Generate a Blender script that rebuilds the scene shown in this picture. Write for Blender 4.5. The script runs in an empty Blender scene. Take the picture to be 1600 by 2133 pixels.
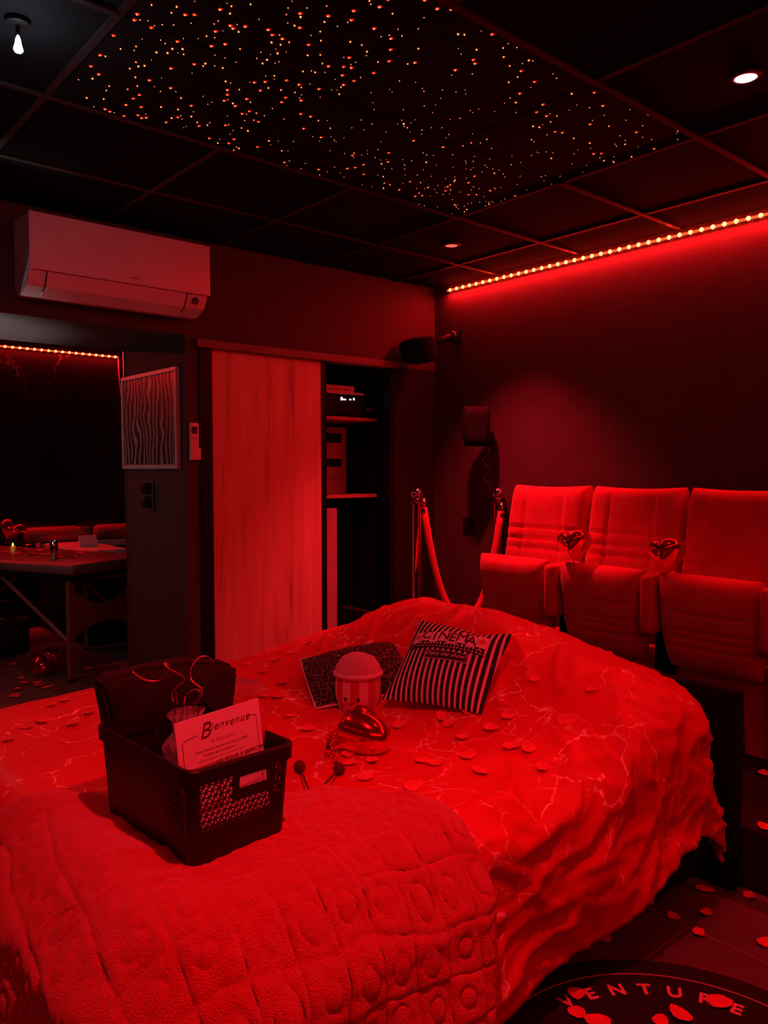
import bpy, bmesh, math, random
from math import pi, sin, cos, radians, sqrt, exp
from mathutils import Vector, Matrix, noise
from mathutils.bvhtree import BVHTree

random.seed(7)
SC = bpy.context.scene
COL = SC.collection

# ------------------------------------------------------------------ camera
CAM = Vector((0, 0, 1.335))
FPX, YAW, PITCH = 1655.0, radians(40.6), radians(3.04)
cd = bpy.data.cameras.new('camera')
cd.sensor_fit = 'HORIZONTAL'; cd.sensor_width = 36; cd.lens = FPX / 1600 * 36
cd.clip_start = .02; cd.clip_end = 60
co = bpy.data.objects.new('camera', cd); COL.objects.link(co)
co.location = CAM; co.rotation_euler = (pi / 2 - PITCH, 0, -YAW)
SC.camera = co
_F = Vector((sin(YAW) * cos(PITCH), cos(YAW) * cos(PITCH), -sin(PITCH)))
_R = Vector((cos(YAW), -sin(YAW), 0)); _U = _R.cross(_F)
def ray(px, py): return _F + _R * ((px - 800) / FPX) - _U * ((py - 1066.5) / FPX)
def atz(px, py, z): d = ray(px, py); return CAM + d * ((z - CAM.z) / d.z)
def atx(px, py, x): d = ray(px, py); return CAM + d * (x / d.x)
def aty(px, py, y): d = ray(px, py); return CAM + d * (y / d.y)

# ------------------------------------------------------------------ world, exposure
w = bpy.data.worlds.new('night'); SC.world = w; w.use_nodes = True
w.node_tree.nodes['Background'].inputs[0].default_value = (0.0012, 0.0002, 0.0003, 1)
w.node_tree.nodes['Background'].inputs[1].default_value = 1.0
vs = SC.view_settings
vs.view_transform = 'Standard'; vs.look = 'None'; vs.gamma = 1; vs.use_curve_mapping = False
vs.exposure = 0.0
RED = (1.0, .020, .038)          # colour of the red lamps
SPOT_W = 78.0
SOUTH_W = 28.0
DOWN = [  # recessed red ceiling lamps: x, y, power, visible disc strength
    (2.39, 1.14, .20, 9.0), (2.99, 2.95, 3.0, .5), (.55, 3.05, .60, 8.0), (.80, .88, 1.65, 8.0), (-.9, 1.2, .22, 8.0)]

# ------------------------------------------------------------------ materials
MATS = {}
def mat(name, col, rough=.6, metal=0.0, emit=None, estr=0.0, bump=0.0, bscale=60, var=.12, vscale=8, spec=.5, coat=0.0, sheen=0.0, alpha=None, trans=0.0):
    if name in MATS: return MATS[name]
    m = bpy.data.materials.new(name); m.use_nodes = True
    nt = m.node_tree; b = nt.nodes['Principled BSDF']; L = nt.links
    b.inputs['Roughness'].default_value = rough; b.inputs['Metallic'].default_value = metal
    b.inputs['Specular IOR Level'].default_value = spec
    if coat: b.inputs['Coat Weight'].default_value = coat; b.inputs['Coat Roughness'].default_value = .1
    if sheen: b.inputs['Sheen Weight'].default_value = sheen; b.inputs['Sheen Roughness'].default_value = .4
    if trans: b.inputs['Transmission Weight'].default_value = trans
    if alpha is not None: b.inputs['Alpha'].default_value = alpha
    tc = nt.nodes.new('ShaderNodeTexCoord')
    nz = nt.nodes.new('ShaderNodeTexNoise'); nz.inputs['Scale'].default_value = vscale; nz.inputs['Detail'].default_value = 3
    L.new(tc.outputs['Object'], nz.inputs['Vector'])
    rp = nt.nodes.new('ShaderNodeValToRGB')
    rp.color_ramp.elements[0].position = .3; rp.color_ramp.elements[1].position = .7
    c0 = [max(0, c * (1 - var)) for c in col]; c1 = [min(1, c * (1 + var)) for c in col]
    rp.color_ramp.elements[0].color = (*c0, 1); rp.color_ramp.elements[1].color = (*c1, 1)
    L.new(nz.outputs['Fac'], rp.inputs['Fac']); L.new(rp.outputs['Color'], b.inputs['Base Color'])
    if emit:
        b.inputs['Emission Color'].default_value = (*emit, 1); b.inputs['Emission Strength'].default_value = estr
    if bump:
        n2 = nt.nodes.new('ShaderNodeTexNoise'); n2.inputs['Scale'].default_value = bscale; n2.inputs['Detail'].default_value = 4
        L.new(tc.outputs['Object'], n2.inputs['Vector'])
        bp = nt.nodes.new('ShaderNodeBump'); bp.inputs['Strength'].default_value = bump; bp.inputs['Distance'].default_value = .01
        L.new(n2.outputs['Fac'], bp.inputs['Height']); L.new(bp.outputs['Normal'], b.inputs['Normal'])
    MATS[name] = m
    return m

def nodes_of(m): return m.node_tree, m.node_tree.nodes, m.node_tree.links, m.node_tree.nodes['Principled BSDF']

WALL = mat('wall_paint', (.058, .034, .033), .75, bump=.15, bscale=180, var=.08)
WALLD = mat('dark_wall_paint', (.045, .045, .047), .7, bump=.1, bscale=150)
CEIL = mat('ceiling_tile_black', (.006, .006, .006), .9, bump=.3, bscale=300, spec=.12)
TBAR = mat('ceiling_grid_bar', (.018, .016, .016), .5)
BLACK = mat('black_plastic', (.006, .006, .007), .45, spec=.2)
BLACKM = mat('black_matt', (.007, .007, .007), .9, spec=.15)
WHITE = mat('white_plastic', (.78, .77, .76), .35, var=.03)
CHROME = mat('chrome', (.85, .82, .78), .07, 1.0, var=.02)
STEEL = mat('brushed_steel', (.55, .55, .56), .3, 1.0)
FOIL = mat('red_foil', (.85, .03, .04), .14, .92, bump=.05, bscale=30)
SEAT = mat('red_seat_fabric', (.62, .035, .045), .85, bump=.25, bscale=420, sheen=.35)
PLATM = mat('platform_carpet', (.010, .008, .008), .95, bump=.4, bscale=400)
GROUT = mat('tile_grout', (.25, .22, .21), .9)
TILE = mat('floor_tile_dark', (.12, .10, .095), .42, bump=.12, bscale=40, var=.2, vscale=5)
PETALM = mat('petal_fabric', (.82, .07, .07), .7, var=.12, vscale=30, sheen=.3)
FOLD = mat('white_paper', (.93, .93, .92), .7, var=.03)
INK = mat('dark_ink', (.05, .02, .02), .7)

def wood_mat():
    m = mat('oak_laminate', (.42, .27, .17), .5)
    nt, N, L, b = nodes_of(m)
    tc = N.new('ShaderNodeTexCoord'); mp = N.new('ShaderNodeMapping'); mp.inputs['Scale'].default_value = (7, 7, .55)
    L.new(tc.outputs['Object'], mp.inputs['Vector'])
    n1 = N.new('ShaderNodeTexNoise'); n1.inputs['Scale'].default_value = 2.2; n1.inputs['Detail'].default_value = 8; n1.inputs['Roughness'].default_value = .62; n1.inputs['Distortion'].default_value = .6
    L.new(mp.outputs[0], n1.inputs['Vector'])
    mp2 = N.new('ShaderNodeMapping'); mp2.inputs['Scale'].default_value = (60, 60, 1.3); L.new(tc.outputs['Object'], mp2.inputs['Vector'])
    n2 = N.new('ShaderNodeTexNoise'); n2.inputs['Scale'].default_value = 2; n2.inputs['Detail'].default_value = 3; L.new(mp2.outputs[0], n2.inputs['Vector'])
    mx = N.new('ShaderNodeMath'); mx.operation = 'MULTIPLY_ADD'; mx.inputs[1].default_value = .3; L.new(n2.outputs['Fac'], mx.inputs[0]); L.new(n1.outputs['Fac'], mx.inputs[2])
    r = N.new('ShaderNodeValToRGB'); e = r.color_ramp.elements
    e[0].position = .38; e[0].color = (.26, .14, .08, 1); e[1].position = .85; e[1].color = (.80, .60, .42, 1)
    k = e.new(.55); k.color = (.64, .43, .28, 1)
    L.new(mx.outputs[0], r.inputs['Fac']); L.new(r.outputs['Color'], b.inputs['Base Color'])
    return m
OAK = wood_mat()
TWOOD = mat('table_leg_wood', (.22, .10, .06), .5, var=.2, vscale=14)

def duvet_mat():
    m = mat('duvet_satin', (.66, .012, .022), .38, var=.08, vscale=3, spec=.35)
    nt, N, L, b = nodes_of(m)
    base = b.inputs['Base Color'].links[0].from_socket
    tc = N.new('ShaderNodeTexCoord')
    nz = N.new('ShaderNodeTexNoise'); nz.inputs['Scale'].default_value = 7; nz.inputs['Detail'].default_value = 4
    L.new(tc.outputs['UV'], nz.inputs['Vector'])
    mxv = N.new('ShaderNodeMixRGB'); mxv.inputs['Fac'].default_value = .16
    L.new(tc.outputs['UV'], mxv.inputs[1]); L.new(nz.outputs['Color'], mxv.inputs[2])
    def veins(scale, lo, hi):
        v = N.new('ShaderNodeTexVoronoi'); v.feature = 'DISTANCE_TO_EDGE'; v.inputs['Scale'].default_value = scale
        L.new(mxv.outputs[0], v.inputs['Vector'])
        r = N.new('ShaderNodeMapRange'); r.inputs['From Min'].default_value = lo; r.inputs['From Max'].default_value = hi
        r.inputs['To Min'].default_value = 1; r.inputs['To Max'].default_value = 0
        L.new(v.outputs['Distance'], r.inputs['Value']); return r.outputs[0]
    v1 = veins(4.6, .005, .013); v2 = veins(11, .006, .018)
    msk = N.new('ShaderNodeTexNoise'); msk.inputs['Scale'].default_value = 2.6; msk.inputs['Detail'].default_value = 2
    L.new(tc.outputs['UV'], msk.inputs['Vector'])
    mr = N.new('ShaderNodeMapRange'); mr.inputs['From Min'].default_value = .43; mr.inputs['From Max'].default_value = .50
    L.new(msk.outputs['Fac'], mr.inputs['Value'])
    ms2 = N.new('ShaderNodeTexNoise'); ms2.inputs['Scale'].default_value = 45; ms2.inputs['Detail'].default_value = 2
    L.new(tc.outputs['UV'], ms2.inputs['Vector'])
    mr2 = N.new('ShaderNodeMapRange'); mr2.inputs['From Min'].default_value = .40; mr2.inputs['From Max'].default_value = .50
    L.new(ms2.outputs['Fac'], mr2.inputs['Value'])
    def mul(a, c):
        k = N.new('ShaderNodeMath'); k.operation = 'MULTIPLY'; L.new(a, k.inputs[0]); L.new(c, k.inputs[1]); return k.outputs[0]
    ms3 = N.new('ShaderNodeTexNoise'); ms3.inputs['Scale'].default_value = 4.2; ms3.inputs['Detail'].default_value = 2
    L.new(tc.outputs['UV'], ms3.inputs['Vector'])
    mr3 = N.new('ShaderNodeMapRange'); mr3.inputs['From Min'].default_value = .52; mr3.inputs['From Max'].default_value = .58
    L.new(ms3.outputs['Fac'], mr3.inputs['Value'])
    a = mul(mul(v1, mr.outputs[0]), mr2.outputs[0]); c = mul(mul(v2, mr3.outputs[0]), mr2.outputs[0])
    mxm = N.new('ShaderNodeMath'); mxm.operation = 'MAXIMUM'; L.new(a, mxm.inputs[0]); L.new(c, mxm.inputs[1])
    mc = N.new('ShaderNodeMixRGB'); L.new(mxm.outputs[0], mc.inputs['Fac']); L.new(base, mc.inputs[1]); mc.inputs[2].default_value = (1.0, .80, .70, 1)
    L.new(mc.outputs[0], b.inputs['Base Color'])
    mm = N.new('ShaderNodeMath'); mm.operation = 'MULTIPLY'; mm.inputs[1].default_value = .12; L.new(mxm.outputs[0], mm.inputs[0]); L.new(mm.outputs[0], b.inputs['Metallic'])
    ro = N.new('ShaderNodeMapRange'); ro.inputs['To Min'].default_value = .42; ro.inputs['To Max'].default_value = .22
    L.new(mxm.outputs[0], ro.inputs['Value']); L.new(ro.outputs[0], b.inputs['Roughness'])
    bn = N.new('ShaderNodeTexNoise'); bn.inputs['Scale'].default_value = 26; bn.inputs['Detail'].default_value = 3; L.new(tc.outputs['UV'], bn.inputs['Vector'])
    bp = N.new('ShaderNodeBump'); bp.inputs['Strength'].default_value = .12; bp.inputs['Distance'].default_value = .01
    L.new(bn.outputs['Fac'], bp.inputs['Height']); L.new(bp.outputs['Normal'], b.inputs['Normal'])
    return m
DUVET = duvet_mat()
BLANKET = mat('fleece_red', (.80, .03, .035), .95, bump=.9, bscale=330, sheen=.5, var=.07, vscale=60)

# ------------------------------------------------------------------ mesh helpers
def B(): return bmesh.new()
def bx(bm, c, s, rz=0.0, bev=0.0, M=None):
    r = bmesh.ops.create_cube(bm, size=1.0)
    vv = r['verts']
    mt = Matrix.Translation(c) @ Matrix.Rotation(rz, 4, 'Z') @ Matrix.Diagonal((*s, 1))
    if M is not None: mt = M @ mt
    bmesh.ops.transform(bm, matrix=mt, verts=vv)
    if bev:
        ed = list({e for v in vv for e in v.link_edges})
        bmesh.ops.bevel(bm, geom=ed, offset=bev, segments=3, profile=.5, affect='EDGES')
    return bm
def box2(bm, a, b_, bev=0.0):
    return bx(bm, [(a[i] + b_[i]) / 2 for i in range(3)], [abs(b_[i] - a[i]) for i in range(3)], bev=bev)
def lathe(bm, prof, seg=24, c=(0, 0, 0), M=None, sx=1.0, sy=1.0):
    rings = []
    for r, z in prof:
        ring = []
        for k in range(seg):
            p = Vector((c[0] + r * sx * cos(2 * pi * k / seg), c[1] + r * sy * sin(2 * pi * k / seg), c[2] + z))
            ring.append(bm.verts.new(M @ p if M is not None else p))
        rings.append(ring)
    for a, b_ in zip(rings, rings[1:]):
        for k in range(seg): bm.faces.new((a[k], a[(k + 1) % seg], b_[(k + 1) % seg], b_[k]))
    bm.faces.new(rings[0][::-1]); bm.faces.new(rings[-1])
    return bm
def tube(bm, pts, r, seg=8, flat=1.0, closed=False):
    pts = [Vector(p) for p in pts]; rings = []
    up = Vector((0, 0, 1)); prev = None
    for i, p in enumerate(pts):
        t = (pts[min(i + 1, len(pts) - 1)] - pts[max(i - 1, 0)])
        if t.length < 1e-9: t = Vector((0, 0, 1))
        t.normalize()
        if prev is None:
            n = t.cross(up)
            if n.length < .05: n = t.cross(Vector((1, 0, 0)))
        else: n = prev - t * prev.dot(t)
        n.normalize(); prev = n; b_ = t.cross(n)
        rr = r[i] if isinstance(r, (list, tuple)) else r
        rings.append([bm.verts.new(p + n * (rr * cos(2 * pi * k / seg)) + b_ * (rr * flat * sin(2 * pi * k / seg))) for k in range(seg)])
    for a, c in zip(rings, rings[1:]):
        for k in range(seg): bm.faces.new((a[k], a[(k + 1) % seg], c[(k + 1) % seg], c[k]))
    if closed:
        a, c = rings[-1], rings[0]
        for k in range(seg): bm.faces.new((a[k], a[(k + 1) % seg], c[(k + 1) % seg], c[k]))
    else:
        bm.faces.new(rings[0][::-1]); bm.faces.new(rings[-1])
    return bm
def prism(bm, poly, f, thick):
    """poly: 2-D outline; f maps (u, v, w) to 3-D; thick along w"""
    a = [bm.verts.new(f(u, v, 0)) for u, v in poly]; b_ = [bm.verts.new(f(u, v, thick)) for u, v in poly]
    n = len(poly)
    bm.faces.new(a[::-1]); bm.faces.new(b_)
    for i in range(n): bm.faces.new((a[i], a[(i + 1) % n], b_[(i + 1) % n], b_[i]))
    bmesh.ops.recalc_face_normals(bm, faces=bm.faces[:])
    return bm
def grid(bm, nu, nv, fn, uvname=None, uvf=None):
    V = [[bm.verts.new(fn(i / nu, j / nv)) for i in range(nu + 1)] for j in range(nv + 1)]
    lay = bm.loops.layers.uv.new('UVMap') if uvf else None
    for j in range(nv):
        for i in range(nu):
            f = bm.faces.new((V[j][i], V[j][i + 1], V[j + 1][i + 1], V[j + 1][i]))
            if lay:
                for lp, (a, c) in zip(f.loops, ((i, j), (i + 1, j), (i + 1, j + 1), (i, j + 1))): lp[lay].uv = uvf(a / nu, c / nv)
    return V
def pad(bm, w_, h_, t, front=None, nu=28, nv=28, p=6.0, q=.5, back=1.0, outline=None, M=None):
    """closed puffed pad in the local u,v plane (x = u, z = v), thickness along y; front side towards -y"""
    def e(a): return max(0.0, 1 - abs(a) ** p) ** q
    fr, bk = [], []
    for j in range(nv + 1):
        v = sin((2 * j / nv - 1) * pi / 2); rf, rb = [], []
        for i in range(nu + 1):
            u = sin((2 * i / nu - 1) * pi / 2)
            x, z = u * w_ / 2, v * h_ / 2
            if outline: x, z = outline(u, v, x, z)
            k = e(u) * e(v) * t / 2
            d = (front(u, v) if front else 0.0) * e(u) ** .5 * e(v) ** .5
            pf = Vector((x, -(k - d), z)); pb = Vector((x, k * back, z))
            if M is not None: pf, pb = M @ pf, M @ pb
            edge = i in (0, nu) or j in (0, nv)
            a = bm.verts.new(pf); rf.append(a); rb.append(a if edge else bm.verts.new(pb))
        fr.append(rf); bk.append(rb)
    for j in range(nv):
        for i in range(nu):
            bm.faces.new((fr[j][i], fr[j][i + 1], fr[j + 1][i + 1], fr[j + 1][i]))
            q4 = (bk[j][i], bk[j + 1][i], bk[j + 1][i + 1], bk[j][i + 1])
            if len(set(q4)) > 2: bm.faces.new(list(dict.fromkeys(q4)))
    return bm

def obj(name, bm, m, parent=None, smooth=False, loc=None, rot=None, auto=False):
    me = bpy.data.meshes.new(name); bm.normal_update(); bm.to_mesh(me); bm.free()
    me.materials.append(m)
    if smooth or auto:
        for p_ in me.polygons: p_.use_smooth = True
        if auto: me.set_sharp_from_angle(angle=radians(35))
    o = bpy.data.objects.new(name, me); COL.objects.link(o)
    if parent is not None: o.parent = parent
    if loc is not None: o.location = loc
    if rot is not None: o.rotation_euler = rot
    return o
def tag(o, label=None, cat=None, group=None, kind=None):
    if label: o['label'] = label
    if cat: o['category'] = cat
    if group: o['group'] = group
    if kind: o['kind'] = kind
    return o
def thing(name, label, cat, loc=(0, 0, 0), rz=0.0, group=None, rot=None):
    o = bpy.data.objects.new(name, None); COL.objects.link(o); o.empty_display_size = .05
    o.location = loc; o.rotation_euler = rot if rot else (0, 0, rz)
    return tag(o, label, cat, group)
def struct(name, bm, m, label, cat): return tag(obj(name, bm, m), label, cat, kind='structure')
def dup(src, label=None):
    c = src.copy(); COL.objects.link(c)
    for ch in src.children:
        d = ch.copy(); COL.objects.link(d); d.parent = c
        for g in ch.children:
            k = g.copy(); COL.objects.link(k); k.parent = d
    if label: c['label'] = label
    return c
def text_bm(s, size, align='CENTER', shear=0.0, extrude=0.0, bold=0.0, spacing=1.0):
    cu = bpy.data.curves.new('lettering', 'FONT'); cu.body = s; cu.size = size; cu.align_x = align; cu.align_y = 'CENTER'
    cu.shear = shear; cu.extrude = extrude; cu.offset = bold; cu.space_character = spacing; cu.resolution_u = 3
    o = bpy.data.objects.new('lettering', cu); COL.objects.link(o)
    dg = bpy.context.evaluated_depsgraph_get(); dg.update()
    me = bpy.data.meshes.new_from_object(o.evaluated_get(dg))
    bm = B(); bm.from_mesh(me)
    bpy.data.objects.remove(o); bpy.data.curves.remove(cu); bpy.data.meshes.remove(me)
    return bm
def warp(bm, f):
    for v in bm.verts: v.co = f(v.co.x, v.co.y, v.co.z)
    return bm
def smoothstep(a, b_, x):
    t = min(1, max(0, (x - a) / (b_ - a))); return t * t * (3 - 2 * t)

# ------------------------------------------------------------------ room shell
X0, X1, Y0, Y1, H = -1.9, 3.64, -1.9, 3.74, 2.5
NT, JX = 4.50, 1.878           # far end of the niche wall, x of the picture wall
FX0, FX1, FY1, FH = -.9, 2.95, 7.0, 2.44   # second room

bm = B(); box2(bm, (X0 - .15, Y0 - .15, -.12), (X1 + .15, FY1 + .1, -.0012))
floor = struct('floor', bm, GROUT, 'dark rectangular floor tiles with thin pale joints', 'floor')
TW, TL = .305, .61
variants = []
for k in range(4):
    b_ = B(); bx(b_, (0, 0, -.006), (TW - .005, TL - .005, .012), bev=.0015)
    me = bpy.data.meshes.new('floor_tile'); b_.to_mesh(me); b_.free(); me.materials.append(TILE); variants.append(me)
ntile = 0
for ix in range(-7, 9):
    for iy in range(-4, 11):
        x = 2.147 - TW / 2 + ix * TW - 4 * TW
        y = 1.134 + TL / 2 + (iy - 1) * TL + (TL / 2 if ix % 2 else 0)
        if x + TW / 2 > 2.49 and y < 3.74: continue
        if x < -.2 and y < 4.3: continue
        if y < -.4 or y > FY1 - .1 or x > FX1 - .1: continue
        if 3.3 < y < 4.85 and x > 1.72: continue
        o = bpy.data.objects.new('floor_tile', variants[(ix * 3 + iy) % 4]); COL.objects.link(o); o.parent = floor
        o.location = (x, y, 0); ntile += 1

bm = B(); box2(bm, (2.482, Y0, 0), (X1, Y1, .2), bev=.008)
struct('platform', bm, PLATM, 'black carpeted platform carrying the cinema seats', 'platform')

# ceiling with black tiles and grid bars
bm = B(); box2(bm, (X0 - .15, Y0 - .15, H + .03), (X1 + .15, Y1 + .2, H + .12))
ceil = struct('ceiling', bm, CEIL, 'black suspended ceiling of square tiles with a starry panel', 'ceiling')
GX = [.85 + .6133 * k for k in range(-5, 5)]; GY = [1.45 + .585 * k for k in range(-6, 4)]
gx = [X0] + [g for g in GX if X0 + .1 < g < X1] + [X1]; gy = [Y0] + [g for g in GY if Y0 + .1 < g < Y1] + [Y1]
for i in range(len(gx) - 1):
    for j in range(len(gy) - 1):
        cx, cy = (gx[i] + gx[i + 1]) / 2, (gy[j] + gy[j + 1]) / 2
        if .85 < cx < 2.69 and 1.45 < cy < 2.62: continue
        b_ = B(); bx(b_, (0, 0, .012), (gx[i + 1] - gx[i] - .012, gy[j + 1] - gy[j] - .012, .02), bev=.003)
        obj('ceiling_tile', b_, CEIL, ceil, loc=(cx, cy, H))
for g in gx[1:-1]:
    segs = [(Y0, 1.45), (2.62, Y1)] if .9 < g < 2.6 else [(Y0, Y1)]
    for a, c in segs:
        b_ = B(); bx(b_, (0, 0, .004), (.022, c - a, .012)); obj('grid_bar', b_, TBAR, ceil, loc=(g, (a + c) / 2, H - .002))
for g in gy[1:-1]:
    segs = [(X0, .85), (2.69, X1)] if 1.5 < g < 2.6 else [(X0, X1)]
    for a, c in segs:
        b_ = B(); bx(b_, (0, 0, .004), (c - a, .022, .012)); obj('grid_bar', b_, TBAR, ceil, loc=((a + c) / 2, g, H - .0035))

bm = B(); box2(bm, (X1, Y0, 0), (X1 + .12, Y1 + .12, H + .03)); struct('wall_east', bm, WALL, 'plain dark wall behind the row of cinema seats', 'wall')
bm = B(); box2(bm, (X0 - .12, Y0, 0), (X0, Y1, H + .03)); struct('wall_west', bm, WALL, 'plain dark wall on the side away from the seats', 'wall')
bm = B(); box2(bm, (X0, Y0 - .12, 0), (X1, Y0, H + .03)); struct('wall_south', bm, WALL, 'plain dark wall behind the photographer', 'wall')
bm = B()
OPL, OPR, OPT = 1.952, 3.285, 1.975
box2(bm, (JX, Y1, OPT), (X1, Y1 + .1, H + .03))
box2(bm, (X0, Y1, 2.018), (JX, NT, H + .03))
box2(bm, (JX, Y1, 0), (OPL, NT, OPT)); box2(bm, (JX, Y1 + .1, OPT), (OPL, NT, 2.45))
box2(bm, (X0, Y1, 0), (-.9, NT, 2.018))
struct('wall_north', bm, WALL, 'dark wall with a wide opening and a built-in cupboard', 'wall')
bm = B(); bx(bm, (JX - .001, NT + .002, 1.01), (.012, .012, 2.015)); struct('trim_1', bm, STEEL, 'thin pale metal corner strip on the far edge of the picture wall', 'trim')

bm = B(); box2(bm, (OPR, Y1, 0), (X1, Y1 + .1, OPT)); struct('trim_2', bm, mat('shaded_panel_black', (.011, .008, .008), .7, spec=.25), 'black panel between the cupboard and the corner, speaker shadow in its colour', 'panel')  # near-black colour of this pier partly stands in for the speaker's shadow
# second room behind the opening
MARB = mat('black_marble', (.012, .010, .010), .12, var=.2, spec=.5)
nt, N, L, b = nodes_of(MARB)
tc = N.new('ShaderNodeNewGeometry'); n0 = N.new('ShaderNodeTexNoise'); n0.inputs['Scale'].default_value = 2.5; n0.inputs['Detail'].default_value = 6
L.new(tc.outputs['Position'], n0.inputs['Vector'])
mxx = N.new('ShaderNodeMixRGB'); mxx.inputs['Fac'].default_value = .45; L.new(tc.outputs['Position'], mxx.inputs[1]); L.new(n0.outputs['Color'], mxx.inputs[2])
vo = N.new('ShaderNodeTexVoronoi'); vo.feature = 'DISTANCE_TO_EDGE'; vo.inputs['Scale'].default_value = 1.9; L.new(mxx.outputs[0], vo.inputs['Vector'])
rr = N.new('ShaderNodeValToRGB'); rr.color_ramp.elements[0].position = 0; rr.color_ramp.elements[0].color = (.06, .055, .05, 1); rr.color_ramp.elements[1].position = .006; rr.color_ramp.elements[1].color = (.010, .009, .009, 1)
L.new(vo.outputs['Distance'], rr.inputs['Fac']); L.new(rr.outputs['Color'], b.inputs['Base Color'])
bm = B(); box2(bm, (FX0 - .1, FY1 + .012, 0), (FX1 + .1, FY1 + .12, FH + .1))
wf = struct('wall_far', bm, BLACKM, 'glossy black marble tiles on the far wall of the next room', 'wall')
zs = [0, .62, 1.25, 1.93, FH]
for j in range(4):
    for i in range(4):
        x0, x1 = FX0 + i * .9625, FX0 + (i + 1) * .9625
        b_ = B(); bx(b_, (0, 0, 0), (x1 - x0 - .004, .014, zs[j + 1] - zs[j] - .004), bev=.002)
        obj('marble_tile', b_, MARB, wf, loc=((x0 + x1) / 2, FY1 + .006, (zs[j] + zs[j + 1]) / 2))
bm = B(); box2(bm, (FX1, NT, 0), (FX1 + .1, FY1, FH + .1)); box2(bm, (OPL, NT - .1, 0), (FX1, NT, FH + .1)); struct('wall_inner', bm, WALLD, 'dark side wall of the next room', 'wall')
bm = B(); box2(bm, (FX0 - .1, NT, 0), (FX0, FY1, FH + .1)); struct('wall_outer', bm, WALLD, 'dark wall at the left of the next room', 'wall')
bm = B(); box2(bm, (FX0 - .1, NT, FH), (FX1 + .1, FY1 + .1, FH + .1)); struct('ceiling_inner', bm, CEIL, 'black ceiling of the next room', 'ceiling')

# ------------------------------------------------------------------ ceiling lamps
LAMP_ON = mat('lamp_red_glow', (.9, .1, .1), .4, emit=(1, .16, .2), estr=9)
LAMP_LOW = mat('lamp_dim_glow', (.9, .2, .1), .4, emit=(1, .12, .08), estr=1.2)
for k, (x, y, pw, es) in enumerate(DOWN):
    lab = ['bright red round ceiling spotlight above the seats', 'small dim red ceiling spotlight near the corner speaker', 'red ceiling spotlight near the opening to the next room', 'red ceiling spotlight above the foot of the bed', 'red ceiling spotlight by the far side of the room'][k]
    t = thing('ceiling_spotlight', lab, 'spotlight', (x, y, H - .004), group='recessed ceiling spotlights')
    b_ = B(); lathe(b_, [(.032, .0), (.034, -.004), (.045, -.005), (.047, -.001), (.047, .006), (.032, .006)], 28)
    obj('bezel', b_, mat('lamp_bezel', (.05, .045, .045), .35, .6), t, auto=True)
    b_ = B(); lathe(b_, [(.001, -.003), (.020, -.0028), (.031, -.001), (.031, .002), (.001, .002)], 24)
    obj('lens', b_, LAMP_LOW if k == 1 else LAMP_ON, t, smooth=True)
    ld = bpy.data.lights.new('spot', 'SPOT'); ld.energy = SPOT_W * pw; ld.color = RED; ld.spot_size = radians(104); ld.spot_blend = .8; ld.shadow_soft_size = .03
    lo = bpy.data.objects.new('lamp_light', ld); COL.objects.link(lo); lo.parent = t; lo.location = (0, 0, -.012)
    if k == 1: ld.spot_size = radians(88); lo.rotation_euler = (0, radians(-6), 0)

# LED strips: a band with single glowing diodes
LED = mat('led_diode', (1, .3, .15), .4, emit=(1, .020, .008), estr=55)
LEDC = mat('led_core', (1, .5, .3), .4, emit=(1, .42, .16), estr=2.2)
def led_strip(name, label, p0, p1, n, facing, strength_mat, watts, tilt=radians(12)):
    p0, p1 = Vector(p0), Vector(p1)
    t = thing(name, label, 'LED strip', p0)
    d = p1 - p0; fv = Vector(facing)
    b_ = B(); bx(b_, d / 2, (max(abs(d.x), .004 if abs(facing[0]) else .01), max(abs(d.y), .004 if abs(facing[1]) else .01), .012)); obj('band', b_, mat('led_band', (.7, .25, .15), .5, emit=(1, .045, .012), estr=2.6), t)
    b2 = B(); lathe(b2, [(.0005, .006), (.006, .005), (.010, .001), (.0105, -.002), (.0105, -.004)], 10)
    me = bpy.data.meshes.new('diode'); b2.to_mesh(me); b2.free(); me.materials.append(strength_mat)
    for k in range(n):
        o = bpy.data.objects.new('diode', me); COL.objects.link(o); o.parent = t
        o.location = d * ((k + .5) / n) + fv * .006; o.rotation_euler = fv.to_track_quat('Z', 'Y').to_euler()
    al = bpy.data.lights.new('strip_light', 'AREA'); al.shape = 'RECTANGLE'; al.size = d.length; al.size_y = .016; al.energy = watts; al.color = (1, .008, .012)
    ao = bpy.data.objects.new('strip_light', al); COL.objects.link(ao); ao.parent = t; ao.location = d / 2 + fv * .018 + Vector((0, 0, -.010))
    zl = (Vector((0, 0, 1)) * cos(tilt) - fv * sin(tilt)).normalized(); xl = d.normalized(); yl = zl.cross(xl)
    ao.rotation_euler = Matrix((xl, yl, zl)).transposed().to_euler()
    return t
s1 = led_strip('led_strip', 'long red LED strip along the top of the wall above the seats', (X1 - .012, 3.615, 2.468), (X1 - .012, -.6, 2.468), 76, (-1, 0, 0), LED, 42)
s2 = led_strip('led_strip', 'red LED strip along the far wall of the next room', (FX0 + .2, FY1 - .014, 2.34), (2.86, FY1 - .014, 2.34), 62, (0, -1, 0), LED, 36)
s3 = led_strip('led_strip', 'red LED strip along the wall behind the photographer', (X1 - .6, Y0 + .012, 2.468), (X0 + .1, Y0 + .012, 2.468), 70, (0, 1, 0), LED, SOUTH_W, radians(40))
b_ = B(); tube(b_, [(3.56, .004, -.01), (3.565, .0, -.2), (3.59, .002, -.42)], .004, 6); obj('cable', b_, mat('led_wire', (.7, .3, .3), .5), s2, smooth=True)

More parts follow.
